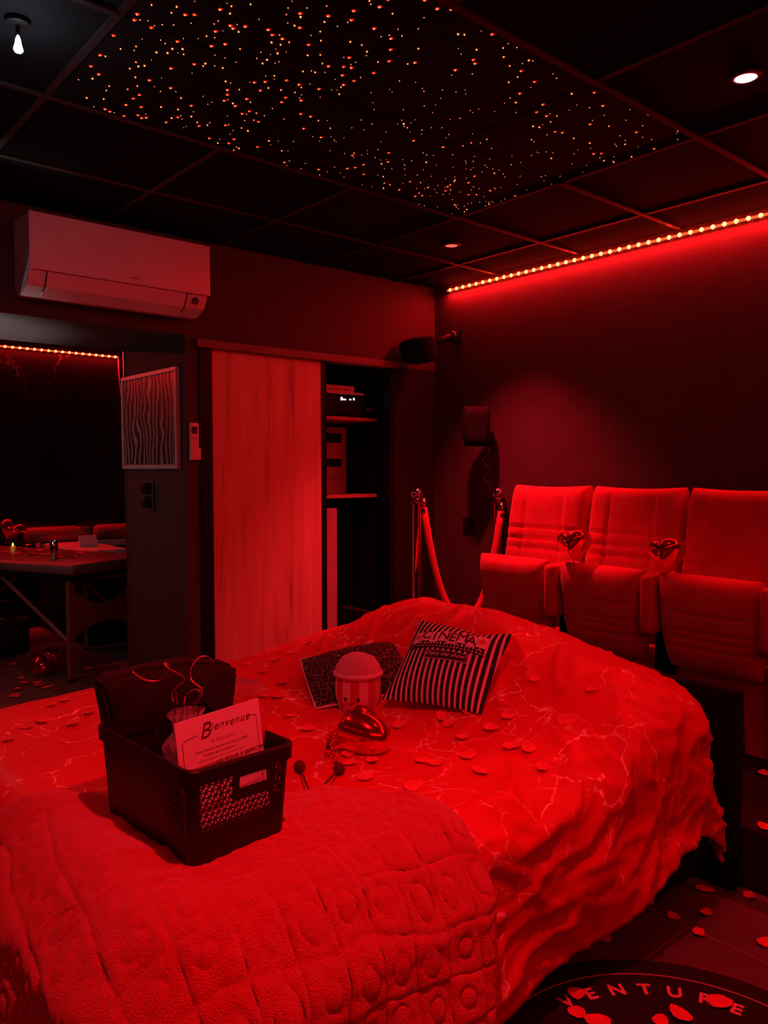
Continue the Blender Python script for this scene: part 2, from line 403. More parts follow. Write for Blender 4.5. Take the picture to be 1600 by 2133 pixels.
# floor lamp shining upwards in the opening (out of view to the left)
t = thing('floor_lamp', 'slim floor lamp with an open shade inside the opening', 'lamp', (.80, 4.38, 0))
b_ = B(); lathe(b_, [(.12, 0), (.12, .015), (.02, .025)], 28); obj('base', b_, BLACK, t, auto=True)
b_ = B(); lathe(b_, [(.011, .02), (.011, 1.22)], 12); obj('pole', b_, BLACK, t, auto=True)
b_ = B(); lathe(b_, [(.04, 1.18), (.085, 1.34), (.082, 1.34), (.037, 1.185)], 28); obj('shade', b_, mat('lamp_shade_cloth', (.6, .6, .58), .8), t, smooth=True)
b_ = B(); lathe(b_, [(.001, 1.24), (.018, 1.25), (.022, 1.28), (.001, 1.31)], 16); obj('bulb', b_, mat('bulb_white', (.8, .8, .8), .5, emit=(1, .98, .94), estr=2), t, smooth=True)
ld = bpy.data.lights.new('uplight', 'SPOT'); ld.energy = 26; ld.color = (1, .97, .94); ld.spot_size = radians(104); ld.spot_blend = .45; ld.shadow_soft_size = .03
lo = bpy.data.objects.new('lamp_light', ld); COL.objects.link(lo); lo.parent = t; lo.location = (0, 0, 1.36); lo.rotation_euler = (pi, 0, 0)
ld = bpy.data.lights.new('shade_glow', 'POINT'); ld.energy = 2.2; ld.color = (1, .97, .93); ld.shadow_soft_size = .07
lo = bpy.data.objects.new('lamp_light', ld); COL.objects.link(lo); lo.parent = t; lo.location = (.0, .14, 1.27)
# BLOCK2
# ------------------------------------------------------------------ bed: base, headboard, mattress, duvet
BX0, BX1, BY0, BY1 = .50, 2.40, 1.16, 3.00
t = thing('bed', 'wide double bed under the red duvet', 'bed', ((BX0 + BX1) / 2, (BY0 + BY1) / 2, 0))
W_, D_ = BX1 - BX0, BY1 - BY0
b_ = B(); bx(b_, (0, 0, .16), (W_ - .06, D_ - .10, .20), bev=.01); obj('base', b_, BLACKM, t)
b_ = B(); bx(b_, (0, 0, .355), (W_ - .03, D_ - .08, .18), bev=.05); obj('mattress', b_, mat('mattress_cloth', (.5, .48, .47), .9), t, auto=True)
for sx in (-1, 1):
    for sy in (-1, 1):
        b_ = B(); lathe(b_, [(.025, 0), (.03, .07)], 12); obj('leg', b_, BLACK, t, loc=(sx * (W_ / 2 - .12), sy * (D_ / 2 - .14), 0))
b_ = B(); bx(b_, (0, 0, .3225), (.05, 2.05, .645), bev=.012)
tag(obj('headboard', b_, BLACKM, loc=(2.452, 2.16, 0)), 'low black headboard between the bed and the cinema seats', 'headboard')

# surface of the made bed in unrolled cloth coordinates
RR = .13
IX0, IX1, IY0, IY1, RC = BX0 + RR, BX1 - RR - .02, BY0 + RR, BY1 - RR, .10
def fbm(p, o=3): return noise.fractal(p, .9, 2.0, o)
def ridge(p): return 1 - abs(noise.noise(p)) * 2
def top_z(x, y):
    z = .515 + .02 * smoothstep(1.0, 1.5, x)
    head = smoothstep(1.55, 2.26, x)
    wy = smoothstep(.72, 2.0, y) * (1 - .80 * smoothstep(2.40, 2.98, y))
    z += head * wy * .262
    z += .035 * exp(-((x - 1.2) ** 2 + (y - 2.6) ** 2) / .12)
    z += .05 * exp(-((x - 2.1) ** 2 + (y - 1.35) ** 2) / .05)
    return z
def wrap(a, b_, r=RR, flare=.12, lift=0.0, hem=9):
    """cloth point (a, b) lying on the bed or hanging over its side -> 3-D point, outward normal, hang"""
    cx, cy = min(max(a, IX0 + RC), IX1 - RC), min(max(b_, IY0 + RC), IY1 - RC)
    dx, dy = a - cx, b_ - cy; dist = sqrt(dx * dx + dy * dy)
    over = dist - RC
    if over <= 0 or dist < 1e-6:
        return Vector((a, b_, top_z(a, b_) + lift)), Vector((0, 0, 1)), 0.0
    n = Vector((dx / dist, dy / dist, 0)); ed = Vector((cx, cy, 0)) + n * RC
    zt = top_z(ed.x, ed.y); th = over / r
    if th < pi / 2:
        out, dr = r * sin(th), r * (1 - cos(th)); nn = n * sin(th) + Vector((0, 0, cos(th)))
    else:
        ex = over - r * pi / 2; out, dr = r + ex * flare, r + ex * sqrt(1 - flare * flare); nn = n
    p = ed + n * out; p.z = zt - dr
    return p + nn * lift, nn, max(0.0, over)
DA, DB, DC, DD = .12, 2.58, .80, 3.28
def duvet_pt(u, v, base=False):
    a = DA + (DB - DA) * u; b_ = DC + (DD - DC) * v
    a2, b2 = a, b_
    p, n, hang = wrap(a2, b2)
    # creases: soft everywhere, strong where the cloth hangs on the near side
    k = .006 * fbm(Vector((a * 3.1, b_ * 3.1, 1.7)), 3)
    se = smoothstep(1.5, 1.15, b_) * smoothstep(.9, 1.5, a) + .6 * smoothstep(2.0, 2.4, a) * smoothstep(2.0, 1.4, b_)
    se = min(1.2, se) + .25 * smoothstep(0, .1, hang)
    wv = Vector((a + .18 * fbm(Vector((a * 2, b_ * 2, 5))), b_ + .18 * fbm(Vector((a * 2, b_ * 2, 9))), 0))
    r1 = ridge(Vector((wv.x * 2.0 + wv.y * 1.2, wv.y * 5.2 - wv.x * 1.6, 3.0))); r2 = ridge(Vector((wv.x * 5 - wv.y * 4, wv.y * 9 + wv.x * 3, 7.0))); r3 = ridge(Vector((wv.x * 14 + wv.y * 5, wv.y * 14 - wv.x * 8, 2.0)))
    k += se * (.013 * (r1 ** 4 - .3) + .008 * (r2 ** 4 - .3) + .004 * (r3 ** 4 - .3)) + .028 * smoothstep(.02, .2, hang) * smoothstep(1.6, 2.2, a) * smoothstep(1.7, 1.2, b_)
    k += .009 * smoothstep(1.2, 1.9, a) * ridge(Vector((a * 1.0 + b_ * 1.3, b_ * 4.5 - a * 3.4, 11.0))) ** 6
    k += .002 * fbm(Vector((a * 14, b_ * 14, 4)), 2) * (.4 + se)
    q = p + n * k
    if hang > .2: q += Vector((n.x, n.y, 0)) * (.016 * sin((a + b_ * .7) * 11) * smoothstep(.2, .45, hang))
    q.z = max(q.z, .03)
    return q
bm = B(); NU, NV = 230, 240
grid(bm, NU, NV, duvet_pt, uvf=lambda u, v: (DA + (DB - DA) * u, DC + (DD - DC) * v))
duvet = obj('duvet', bm, DUVET, smooth=True)
tag(duvet, 'crumpled shiny red duvet veined with metallic foil cracks', 'duvet')
md = duvet.modifiers.new('thickness', 'SOLIDIFY'); md.thickness = .012; md.offset = -1

def bvh_of(o):
    dg = bpy.context.evaluated_depsgraph_get(); me = o.data
    mw = o.matrix_world
    return BVHTree.FromPolygons([mw @ v.co for v in me.vertices], [p_.vertices[:] for p_ in me.polygons])
BV_D = bvh_of(duvet)
def hit(px, py, tree):
    d = ray(px, py).normalized(); r = tree.ray_cast(CAM, d)
    return (r[0], r[1]) if r[0] is not None else (None, None)
def drop(x, y, tree=None):
    r = (tree or BV_D).ray_cast(Vector((x, y, 2.0)), Vector((0, 0, -1)))
    return r[0] if r[0] is not None else Vector((x, y, .53))

# fleece throw with embossed squares and rings, over the foot corner of the bed
QS, QA = .088, radians(7)
def emboss(a, b_):
    p = (a * cos(QA) - b_ * sin(QA)) / QS; q = (a * sin(QA) + b_ * cos(QA)) / QS
    p += .20 * fbm(Vector((a * 4, b_ * 4, 2))); q += .20 * fbm(Vector((a * 4, b_ * 4, 8)))
    i, j = math.floor(p), math.floor(q); u, v = p - i - .5, q - j - .5
    rnd = noise.cell(Vector((i * 1.7 + .3, j * 2.3 + .4, .5)))
    hgt = smoothstep(.5, .40, max(abs(u), abs(v)))
    lev = .55 + .45 * ((i + j) % 2)
    cu, cv = (.06 * sin(rnd * 40), .06 * cos(rnd * 31))
    d = sqrt((u - cu) ** 2 + (v - cv) ** 2)
    ring = smoothstep(.10, 0, abs(d - (.27 + .05 * sin(rnd * 17))))
    core = smoothstep(.16, .08, d)
    return .0052 * hgt * lev - .0030 * ring * hgt * (.4 + abs(sin(rnd * 57))) + .0016 * core * hgt
P00, P10, P11, P01 = Vector((-.12, 2.50)), Vector((1.345, 1.46)), Vector((1.17, .60)), Vector((-.12, .60))
def blanket_ab(u, v):
    # u along the upper edge, v towards the near side; the upper right corner is rounded
    p = P00 * (1 - u) * (1 - v) + P10 * u * (1 - v) + P11 * u * v + P01 * (1 - u) * v
    c = smoothstep(.86, 1.0, u) * smoothstep(.16, 0, v)
    p = p + Vector((-.05, -.06)) * c
    p = p + Vector((.6, .8)) * (.05 * sin(u * 5.2 + .5) * (1 - v) ** 2)
    return p
def blanket_pt(u, v):
    p2 = blanket_ab(u, v); a, b_ = p2
    p, n, hang = wrap(a, b_, flare=.16)
    e = min(u, 1 - u, v) ; ed = smoothstep(0, .03, e)
    r1 = ridge(Vector((a * 2.2, b_ * 3.5, 21)))
    k = .020 * ed + emboss(a, b_) * (.55 + .75 * smoothstep(0, .15, hang)) * (.3 + .7 * ed) + .003 * fbm(Vector((a * 30, b_ * 30, 3)), 2) + .010 * fbm(Vector((a * 3, b_ * 3, 31)), 2) + .012 * r1 ** 3 * (1 - smoothstep(0, .1, hang))
    # a folded roll along the upper left edge
    k += .022 * exp(-((v - .045) / .03) ** 2) * smoothstep(.75, .3, u)
    q = p + n * (k + .008)
    if hang > .2: q += Vector((n.x, n.y, 0)) * (.03 * sin((a - b_) * 9) * smoothstep(.2, .5, hang))
    dz = drop(q.x, q.y)
    if hang < .12 and q.z < dz.z + .006: q.z = dz.z + .006
    if hang >= .12: q += Vector((n.x, n.y, 0)) * .035 * smoothstep(.12, .2, hang)
    q.z = max(q.z, .02)
    return q
bm = B(); grid(bm, 300, 260, blanket_pt)
blanket = obj('throw_blanket', bm, BLANKET, smooth=True)
md = blanket.modifiers.new('thickness', 'SOLIDIFY'); md.thickness = .010; md.offset = -1
tag(blanket, 'fluffy red fleece throw embossed with squares and rings, under the basket', 'blanket')
BV_B = bvh_of(blanket)
def bed_hit(px, py):
    a, na = hit(px, py, BV_D); b_, nb = hit(px, py, BV_B)
    if a is None: return b_, nb
    if b_ is None: return a, na
    return (a, na) if (a - CAM).length < (b_ - CAM).length else (b_, nb)

# ------------------------------------------------------------------ air conditioner
t = thing('air_conditioner', 'white wall-mounted air conditioner above the opening', 'air conditioner', (1.07, Y1 - .001, 2.09))
AW = .83
prof = [(0, 0.035), (0, .33), (-.19, .325), (-.205, .315), (-.205, .09), (-.17, .03), (-.10, .0), (-.03, .0)]
b_ = B(); prism(b_, prof, lambda u, v, w_: Vector((w_, u, v)), AW); bmesh.ops.bevel(b_, geom=b_.edges[:], offset=.004, segments=2, affect='EDGES'); obj('body', b_, WHITE, t, auto=True)
b_ = B(); bx(b_, (AW / 2 + .002, -.212, .207), (AW + .008, .016, .238), bev=.004); obj('front_panel', b_, WHITE, t, auto=True)
fl = [(-.209, .086), (-.176, .026), (-.105, -.006), (-.10, .002), (-.168, .034), (-.200, .088)]
b_ = B(); prism(b_, fl, lambda u, v, w_: Vector((.075 + w_, u, v)), AW - .19); obj('air_flap', b_, WHITE, t, auto=True)
for xx in (.071, AW - .111):
    b_ = B(); prism(b_, [(-.2085, .087), (-.1745, .027), (-.14, .012), (-.138, .016), (-.17, .034), (-.204, .089)], lambda u, v, w_: Vector((xx + w_, u, v)), .003); obj('flap_gap', b_, INK, t)
b_ = B(); bx(b_, (AW / 2, -.2078, .0875), (AW - .17, .002, .0025)); obj('flap_gap', b_, INK, t)
M_ = Matrix.Translation((AW - .062, -.192, .060)) @ Matrix.Rotation(radians(122), 4, 'X')
b_ = B(); lathe(b_, [(.001, .006), (.016, .006), (.018, .003), (.018, -.004)], 20, M=M_); obj('sensor', b_, mat('smoked_plastic', (.12, .05, .06), .25), t, smooth=True)
b_ = B(); bx(b_, (AW * .545, -.2205, .115), (.045, .001, .006)); obj('badge', b_, mat('grey_print', (.3, .28, .28), .5), t)

# ------------------------------------------------------------------ things on the picture wall
t = thing('remote_control', 'white remote control in a wall holder beside the cupboard', 'remote control', (1.917, Y1 - .001, 1.385))
b_ = B(); bx(b_, (0, -.008, .095), (.050, .016, .19), bev=.004); obj('case', b_, WHITE, t, auto=True)
b_ = B(); bx(b_, (-.001, -.0165, .152), (.032, .002, .036)); obj('screen', b_, mat('lcd_dark', (.06, .02, .025), .2), t)
b_ = B(); bx(b_, (.002, -.014, .030), (.058, .022, .060), bev=.004); obj('holder', b_, WHITE, t, auto=True)
for k in range(3):
    b_ = B(); bx(b_, (-.014 + k * .014, -.0165, .112), (.010, .002, .006)); obj('button', b_, mat('grey_button', (.35, .3, .3), .5), t)

t = thing('picture_frame', 'framed picture of pale wavy stripes on the wall of the opening', 'picture', (JX - .001, 4.15, 1.34))
FW, FHH = .70, .525
for (cy, cz, sy, sz) in ((0, .011, FW, .022), (0, FHH - .011, FW, .022), (-FW / 2 + .010, FHH / 2, .02, FHH - .044), (FW / 2 - .010, FHH / 2, .02, FHH - .044)):
    b_ = B(); bx(b_, (-.012, cy, cz), (.024, sy, sz), bev=.002); obj('frame_bar', b_, mat('aluminium_frame', (.62, .62, .62), .4, .25), t)
ART = mat('wavy_print', (.2, .2, .2), .35, coat=1.0)
nt, N, L, b = nodes_of(ART)
tc = N.new('ShaderNodeTexCoord'); nn = N.new('ShaderNodeTexNoise'); nn.inputs['Scale'].default_value = 5; nn.inputs['Detail'].default_value = 2; L.new(tc.outputs['Object'], nn.inputs['Vector'])
mp = N.new('ShaderNodeMapping'); mp.inputs['Scale'].default_value = (1, 1, .35); L.new(tc.outputs['Object'], mp.inputs['Vector'])
mx_ = N.new('ShaderNodeMixRGB'); mx_.inputs['Fac'].default_value = .13; L.new(mp.outputs[0], mx_.inputs[1]); L.new(nn.outputs['Color'], mx_.inputs[2])
wv = N.new('ShaderNodeTexWave'); wv.bands_direction = 'Y'; wv.inputs['Scale'].default_value = 7.5; wv.inputs['Distortion'].default_value = 4.5; wv.inputs['Detail'].default_value = 2
L.new(mx_.outputs[0], wv.inputs['Vector'])
r_ = N.new('ShaderNodeValToRGB'); r_.color_ramp.elements[0].position = .55; r_.color_ramp.elements[0].color = (.035, .03, .032, 1); r_.color_ramp.elements[1].position = .95; r_.color_ramp.elements[1].color = (.42, .42, .42, 1)
L.new(wv.outputs['Fac'], r_.inputs['Fac']); L.new(r_.outputs['Color'], b.inputs['Base Color'])
b_ = B(); bx(b_, (-.008, 0, FHH / 2), (.012, FW - .04, FHH - .044)); obj('print', b_, ART, t)

t = thing('wall_switch', 'dark double switch plate on the wall below the picture', 'switch', (JX - .001, 4.165, 1.12))
b_ = B(); bx(b_, (-.006, 0, .075), (.012, .085, .155), bev=.003); obj('plate', b_, mat('dark_grey_plastic', (.09, .10, .10), .4), t, auto=True)
for z in (.038, .113):
    b_ = B(); pad(b_, .058, .066, .075, nu=12, nv=12, M=Matrix.Translation((-.014, 0, z)) @ Matrix.Rotation(pi / 2, 4, 'Z')); obj('rocker', b_, BLACK, t, smooth=True)

# ------------------------------------------------------------------ built-in cupboard with sliding door
bm = B()
box2(bm, (OPL, Y1 - .012, 0), (OPL + .07, Y1 + .06, OPT)); box2(bm, (OPR - .035, Y1 - .01, 0), (OPR, Y1 + .06, OPT - .01))
d1 = tag(obj('door_1', bm, BLACK), 'dark frame of the built-in cupboard', 'cupboard', kind='structure')
b_ = B(); box2(b_, (OPL - .02, Y1 - .03, OPT - .015), (OPR + .02, Y1 + .06, OPT + .028), bev=.004); obj('top_rail', b_, mat('rail_paint', (.16, .13, .12), .45), d1)
b_ = B(); box2(b_, (2.024, Y1 + .010, .21), (2.735, Y1 + .034, OPT - .012)); obj('sliding_panel', b_, OAK, d1)
b_ = B(); box2(b_, (2.735, Y1 + .004, .21), (2.770, Y1 + .040, OPT - .012), bev=.003); obj('edge_profile', b_, BLACK, d1)
b_ = B(); box2(b_, (2.020, Y1 - .002, .01), (2.73, Y1 + .05, .20)); obj('bottom_rail', b_, BLACK, d1)
CY = 4.38
b_ = B(); box2(b_, (OPL, CY, 0), (OPR, CY + .02, OPT)); obj('back_panel', b_, BLACKM, d1)
b_ = B(); box2(b_, (OPR, Y1 + .1, 0), (OPR + .02, CY + .02, OPT)); obj('side_panel', b_, BLACKM, d1)
b_ = B(); box2(b_, (OPL, Y1 + .1, OPT), (OPR, CY, OPT + .02)); obj('top_panel', b_, BLACKM, d1)
b_ = B(); box2(b_, (2.84, Y1 + .14, .21), (2.945, Y1 + .16, 1.10)); obj('upright', b_, mat('pale_board', (.45, .40, .38), .6), d1)
SH = mat('shelf_oak_edge', (.50, .33, .22), .5, var=.2, vscale=10)
SHZ = []
for z, lab in ((1.642, 'upper oak shelf in the open cupboard, under the amplifier'), (1.160, 'lower oak shelf in the open cupboard, under the pale control box')):
    b_ = B(); box2(b_, (2.02, 3.90, z), (OPR - .002, CY - .003, z + .020), bev=.001)
    tag(obj('shelf', b_, SH), lab, 'shelf', 'shelves in the cupboard'); SHZ.append(z + .020)
t = thing('amplifier', 'black audio amplifier with a lit display on the upper shelf', 'amplifier', (3.06, 4.10, SHZ[0] + .0005))
b_ = B(); bx(b_, (0, 0, .077), (.43, .30, .13), bev=.004); obj('case', b_, BLACK, t)
DISP = mat('display_glow', (.8, .9, 1), .4, emit=(.8, .93, 1), estr=1.6)
pf = lambda px, py: aty(px, py, 3.948) - Vector((3.06, 4.10, SHZ[0]))
for (x0, x1, y0, y1) in ((710, 714, 827, 834), (714, 721, 830.5, 834), (728, 732, 831, 834), (736, 739, 829, 834)):
    a, c = pf(x0, y0), pf(x1, y1); b_ = B(); bx(b_, ((a.x + c.x) / 2, -.151, (a.z + c.z) / 2), (c.x - a.x, .002, abs(a.z - c.z))); obj('display_sign', b_, DISP, t)
for (x0, x1, y0, y1, mm) in ((764, 771, 851, 853, FOLD), (773, 780, 851, 854, FOLD), (764, 771, 855, 857.5, FOLD), (773, 780, 855.5, 858.5, mat('red_print', (.6, .03, .03), .5))):
    a, c = pf(x0, y0), pf(x1, y1); b_ = B(); bx(b_, ((a.x + c.x) / 2, -.151, (a.z + c.z) / 2), (c.x - a.x, .002, abs(a.z - c.z))); obj('sticker', b_, mm, t)
for sx in (-1, 1):
    b_ = B(); lathe(b_, [(.018, 0), (.018, .012)], 12); obj('foot', b_, BLACK, t, loc=(sx * .15, -.11, 0)); b_ = B(); lathe(b_, [(.018, 0), (.018, .012)], 12); obj('foot', b_, BLACK, t, loc=(sx * .15, .11, 0))
t = thing('media_player', 'flat white media box on top of the amplifier', 'media player', (3.045, 4.06, SHZ[0] + .143))
b_ = B(); bx(b_, (0, 0, .008), (.34, .24, .014), bev=.003); obj('tray', b_, WHITE, t)
b_ = B(); bx(b_, (-.03, .0, .036), (.27, .20, .040), bev=.004); obj('case', b_, WHITE, t)
b_ = B(); bx(b_, (-.03, -.101, .030), (.25, .002, .003)); obj('slot', b_, INK, t)
t = thing('control_box', 'pale upright control box on the lower shelf of the cupboard', 'control box', (3.03, 4.21, SHZ[1] + .0005))
b_ = B(); bx(b_, (0, -.045, .215), (.36, .09, .43), bev=.005); obj('case', b_, mat('panel_grey', (.35, .33, .33), .5), t)
for z, hh in ((.36, .06), (.20, .05), (.10, .003)):
    b_ = B(); bx(b_, (.07, -.091, z), (.13, .003, hh)); obj('breaker_row', b_, BLACKM, t)

# ------------------------------------------------------------------ speakers on the corner walls
def speaker(label, ctr, wall_pt, yaw, tilt, roll=0.0):
    t = thing('wall_speaker', label, 'speaker', wall_pt, group='small black speakers on brackets')
    off = Vector(ctr) - Vector(wall_pt)
    M_ = Matrix.Translation(off) @ Matrix.Rotation(yaw, 4, 'Z') @ Matrix.Rotation(tilt, 4, 'X') @ Matrix.Rotation(roll, 4, 'Y')
    ol = lambda u, v, x, z: (x * (1 - .10 * v * v - .10 * (v < 0) * v * v), z)
    b_ = B(); pad(b_, .162, .235, .13, nu=20, nv=20, p=5, q=.45, outline=ol, M=M_); obj('cabinet', b_, BLACKM, t, smooth=True)
    b_ = B(); pad(b_, .125, .19, .02, nu=14, nv=14, p=8, outline=ol, M=M_ @ Matrix.Translation((0, -.062, 0))); obj('grille', b_, BLACKM, t, smooth=True)
    back = M_ @ Vector((.0, .06, -.05)); mid = Vector((-.055, 0, .0))
    b_ = B(); tube(b_, [back, back * .4 + mid * .6, mid, (0, 0, 0)], [.022, .02, .024, .026], 12); obj('arm', b_, BLACK, t, smooth=True)
    b_ = B(); bmesh.ops.create_uvsphere(b_, u_segments=16, v_segments=10, radius=.036); obj('ball_joint', b_, mat('black_gloss', (.015, .015, .015), .12), t, smooth=True, loc=(-.045, 0, 0))
    b_ = B(); bx(b_, (-.006, 0, 0), (.012, .06, .08), bev=.003); obj('wall_plate', b_, BLACK, t)
    return t
p = atx(1022, 913, X1); q = atx(992, 888, 3.46)
sp = speaker('black speaker on the wall above the seats, cable hanging below', q, p, radians(-42), radians(4))
p2 = atx(955, 702, X1); q2 = atx(872, 730, 3.36)
speaker('black speaker high in the corner beside the cupboard', q2, p2, radians(-80), radians(18), radians(90))
pts = [Vector(aty(px, py, 1)) for px, py in ()]
cab = []
for k in range(60):
    s = k / 59; py = 930 + s * 100; px = 1013 + 7 * sin(s * pi * 5.2) + s * 3
    cab.append(atx(px, py, X1 - .012 - .006 * cos(s * pi * 5.2)))
cab += [atx(1022, 1033, X1 - .01), atx(1012, 1037, X1 - .008)]
b_ = B(); tube(b_, cab, .0025, 6); tag(obj('speaker_cable', b_, mat('cable_grey', (.25, .2, .2), .35), smooth=True), 'thin wavy cable hanging from the lower speaker', 'cable')
p = atx(977.5, 1093, X1)
t = thing('wall_socket', 'square black socket plate low on the wall behind the ropes', 'socket', (X1 - .001, p.y, p.z))
b_ = B(); bx(b_, (-.006, 0, 0), (.012, .088, .09), bev=.003); obj('plate', b_, BLACKM, t)
b_ = B(); bx(b_, (-.0125, 0, 0), (.003, .055, .055), bev=.001); obj('insert', b_, BLACKM, t)

# ------------------------------------------------------------------ stanchions and velvet rope
ST = [(3.165, 3.40), (3.585, 3.145)]
for (x, y), lab in zip(ST, ('chrome rope stanchion in front of the open cupboard', 'chrome rope stanchion tucked beside the first seat')):
    t = thing('rope_stanchion', lab, 'stanchion', (x, y, .2), group='chrome stanchions')
    x_ = .9 if y > 3.3 else .4
    b_ = B(); lathe(b_, [(.055, 0), (.055, .012), (.04, .022), (.022, .03)] if y < 3.3 else [(.15, 0), (.15, .012), (.10, .024), (.03, .034)], 28); obj('base', b_, CHROME, t, auto=True)
    b_ = B(); lathe(b_, [(.029, .03), (.029, .935)], 20); obj('pole', b_, CHROME, t, auto=True)
    b_ = B(); lathe(b_, [(.029, .935), (.052, .937), (.052, .943), (.018, .946), (.018, .955), (.026, .962)], 24); obj('collar', b_, CHROME, t, auto=True)
    b_ = B(); bmesh.ops.create_uvsphere(b_, u_segments=24, v_segments=16, radius=.040); obj('ball', b_, CHROME, t, smooth=True, loc=(0, 0, .993))
A_, C_ = Vector((ST[0][0] + .04, ST[0][1] - .02, 1.115)), Vector((ST[1][0] - .02, ST[1][1] - .045, 1.09))
t = thing('velvet_rope', 'red velvet barrier rope sagging between the two stanchions', 'rope', A_)
pts = []
for k in range(41):
    s = k / 40; P_ = A_.lerp(C_, s); sag = .62 * (1 - abs(2 * s - 1) ** 2.6); P_.z -= sag
    P_ += Vector((-.02, -.03, 0)) * sin(s * pi); pts.append(P_ - A_)
b_ = B(); tube(b_, pts, .020, 12); obj('rope', b_, mat('velvet_red', (.60, .03, .05), .8, sheen=.6), t, smooth=True)
for P_ in (pts[0], pts[-1]):
    b_ = B(); tube(b_, [P_ + Vector((0, 0, .055)), P_ + Vector((0, 0, -.03))], [.012, .023], 12); obj('end_hook', b_, CHROME, t, smooth=True)

# ------------------------------------------------------------------ cinema seats
def back_relief(u, v):
    d = 0.0
    for s in (-.5, .5): d += .010 * exp(-((u - s) / .03) ** 2)
    wing = abs(u) > .5
    for zz in (.12, -.08, -.28, -.62):
        d += (.010 if wing or zz < -.2 else .006) * exp(-((v - zz) / .022) ** 2)
    if not wing: d += .006
    return d
def pan_relief(u, v):
    return sum(.006 * exp(-((v - z) / .02) ** 2) for z in (.30, -.05, -.22, -.40))
def make_seat(label, yc, north_arm=False):
    t = thing('cinema_seat', label, 'seat', (3.0, yc, .2), group='row of red cinema seats')
    ol = lambda u, v, x, z: (x * (1 - .03 * v * (v > 0)), z + .012 * (1 - u * u) * (v > .6) * 0 - .010 * (1 - u * u) * smoothstep(.5, 1, v))
    M_ = Matrix.Translation((.265, 0, .80)) @ Matrix.Rotation(-pi / 2, 4, 'Z') @ Matrix.Rotation(radians(-9), 4, 'X')
    b_ = B(); pad(b_, .482, .52, .13, front=back_relief, nu=64, nv=72, p=10, q=.45, outline=ol, M=M_); obj('backrest', b_, SEAT, t, smooth=True)
    ol2 = lambda u, v, x, z: (x * (1 - .10 * smoothstep(-.2, -1, v)), z)
    M2 = Matrix.Translation((.035, 0, .515)) @ Matrix.Rotation(-pi / 2, 4, 'Z') @ Matrix.Rotation(radians(10), 4, 'X')
    b_ = B(); pad(b_, .425, .40, .15, front=pan_relief, nu=40, nv=60, p=5, q=.5, outline=ol2, M=M2); obj('tip_up_seat', b_, SEAT, t, smooth=True)
    arms = [-.248] + ([.248] if north_arm else [])
    for ya in arms:
        M3 = Matrix.Translation((.065, ya, .575))
        b_ = B(); bx(b_, (0, 0, 0), (.24, .066, .25), bev=.026, M=M3); obj('armrest', b_, SEAT, t, smooth=True)
        b_ = B(); bx(b_, (.14, ya, .235), (.16, .035, .45), bev=.006); obj('support', b_, BLACKM, t)
        b_ = B(); bx(b_, (.12, ya, .008), (.26, .07, .016), bev=.004); obj('foot_plate', b_, BLACKM, t)
    arch = [(-.20, 0), (-.20, .36), (.20, .36), (.20, 0), (.10, 0), (.10, .10), (.06, .16), (-.06, .16), (-.10, .10), (-.10, 0)]
    b_ = B(); prism(b_, arch, lambda u, v, w_: Vector((.13 + w_, u, v)), .05); obj('base_panel', b_, SEAT, t)
    return t
SY = [2.525, 2.027, 1.530]
make_seat('red folding cinema seat nearest the rope stanchion', SY[0], False)
make_seat('middle red folding cinema seat between the two heart balloons', SY[1], False)
make_seat('red folding cinema seat farthest from the corner, cut off by the edge', SY[2], False)

# ------------------------------------------------------------------ heart balloons
def heart_bm(size, puff, seed=0, tip=1.0):
    b_ = B(); NS, NTT = 64, 14
    def out(s):
        a = 2 * pi * s
        x = 16 * sin(a) ** 3; z = 13 * cos(a) - 5 * cos(2 * a) - 2 * cos(3 * a) - cos(4 * a)
        return Vector((x / 34, 0, (z + 2.5) / 34))
    fr = []; c0 = Vector((0, 0, .02))
    for side in (-1, 1):
        rows = []
        for j in range(NTT + 1):
            tt = sin(j / NTT * pi / 2); row = []
            for i in range(NS):
                o_ = out(i / NS); p_ = c0.lerp(o_, tt)
                thick = puff * sqrt(max(0, 1 - tt ** 2.2)) * .5
                wr = .035 * smoothstep(.55, .95, tt) * (1 - tt ** 8) * noise.noise(Vector((i * .9, seed, side))) * puff
                row.append(Vector((p_.x, side * (thick + wr * .6), p_.z)) * size)
            rows.append(row)
        fr.append(rows)
    edge = [b_.verts.new(v) for v in fr[0][NTT]]
    for side, rows in zip((-1, 1), fr):
        ctr = b_.verts.new(rows[0][0]); prev = None
        for j in range(1, NTT + 1):
            cur = edge if j == NTT else [b_.verts.new(v) for v in rows[j]]
            for i in range(NS):
                k = (i + 1) % NS
                f = (ctr, cur[i], cur[k]) if prev is None else (prev[i], cur[i], cur[k], prev[k])
                b_.faces.new(f if side < 0 else f[::-1])
            prev = cur
    bmesh.ops.recalc_face_normals(b_, faces=b_.faces[:])
    return b_
def heart_rot(up, face):
    """up: where the lobes point; face: where the puffed front points"""
    z = Vector(up).normalized(); y = -(Vector(face) - z * Vector(face).dot(z)).normalized(); x = y.cross(z)
    return Matrix((x, y, z)).transposed().to_euler()
RIGHT, FWD = Vector((_R.x, _R.y, 0)), Vector((_F.x, _F.y, 0)).normalized()
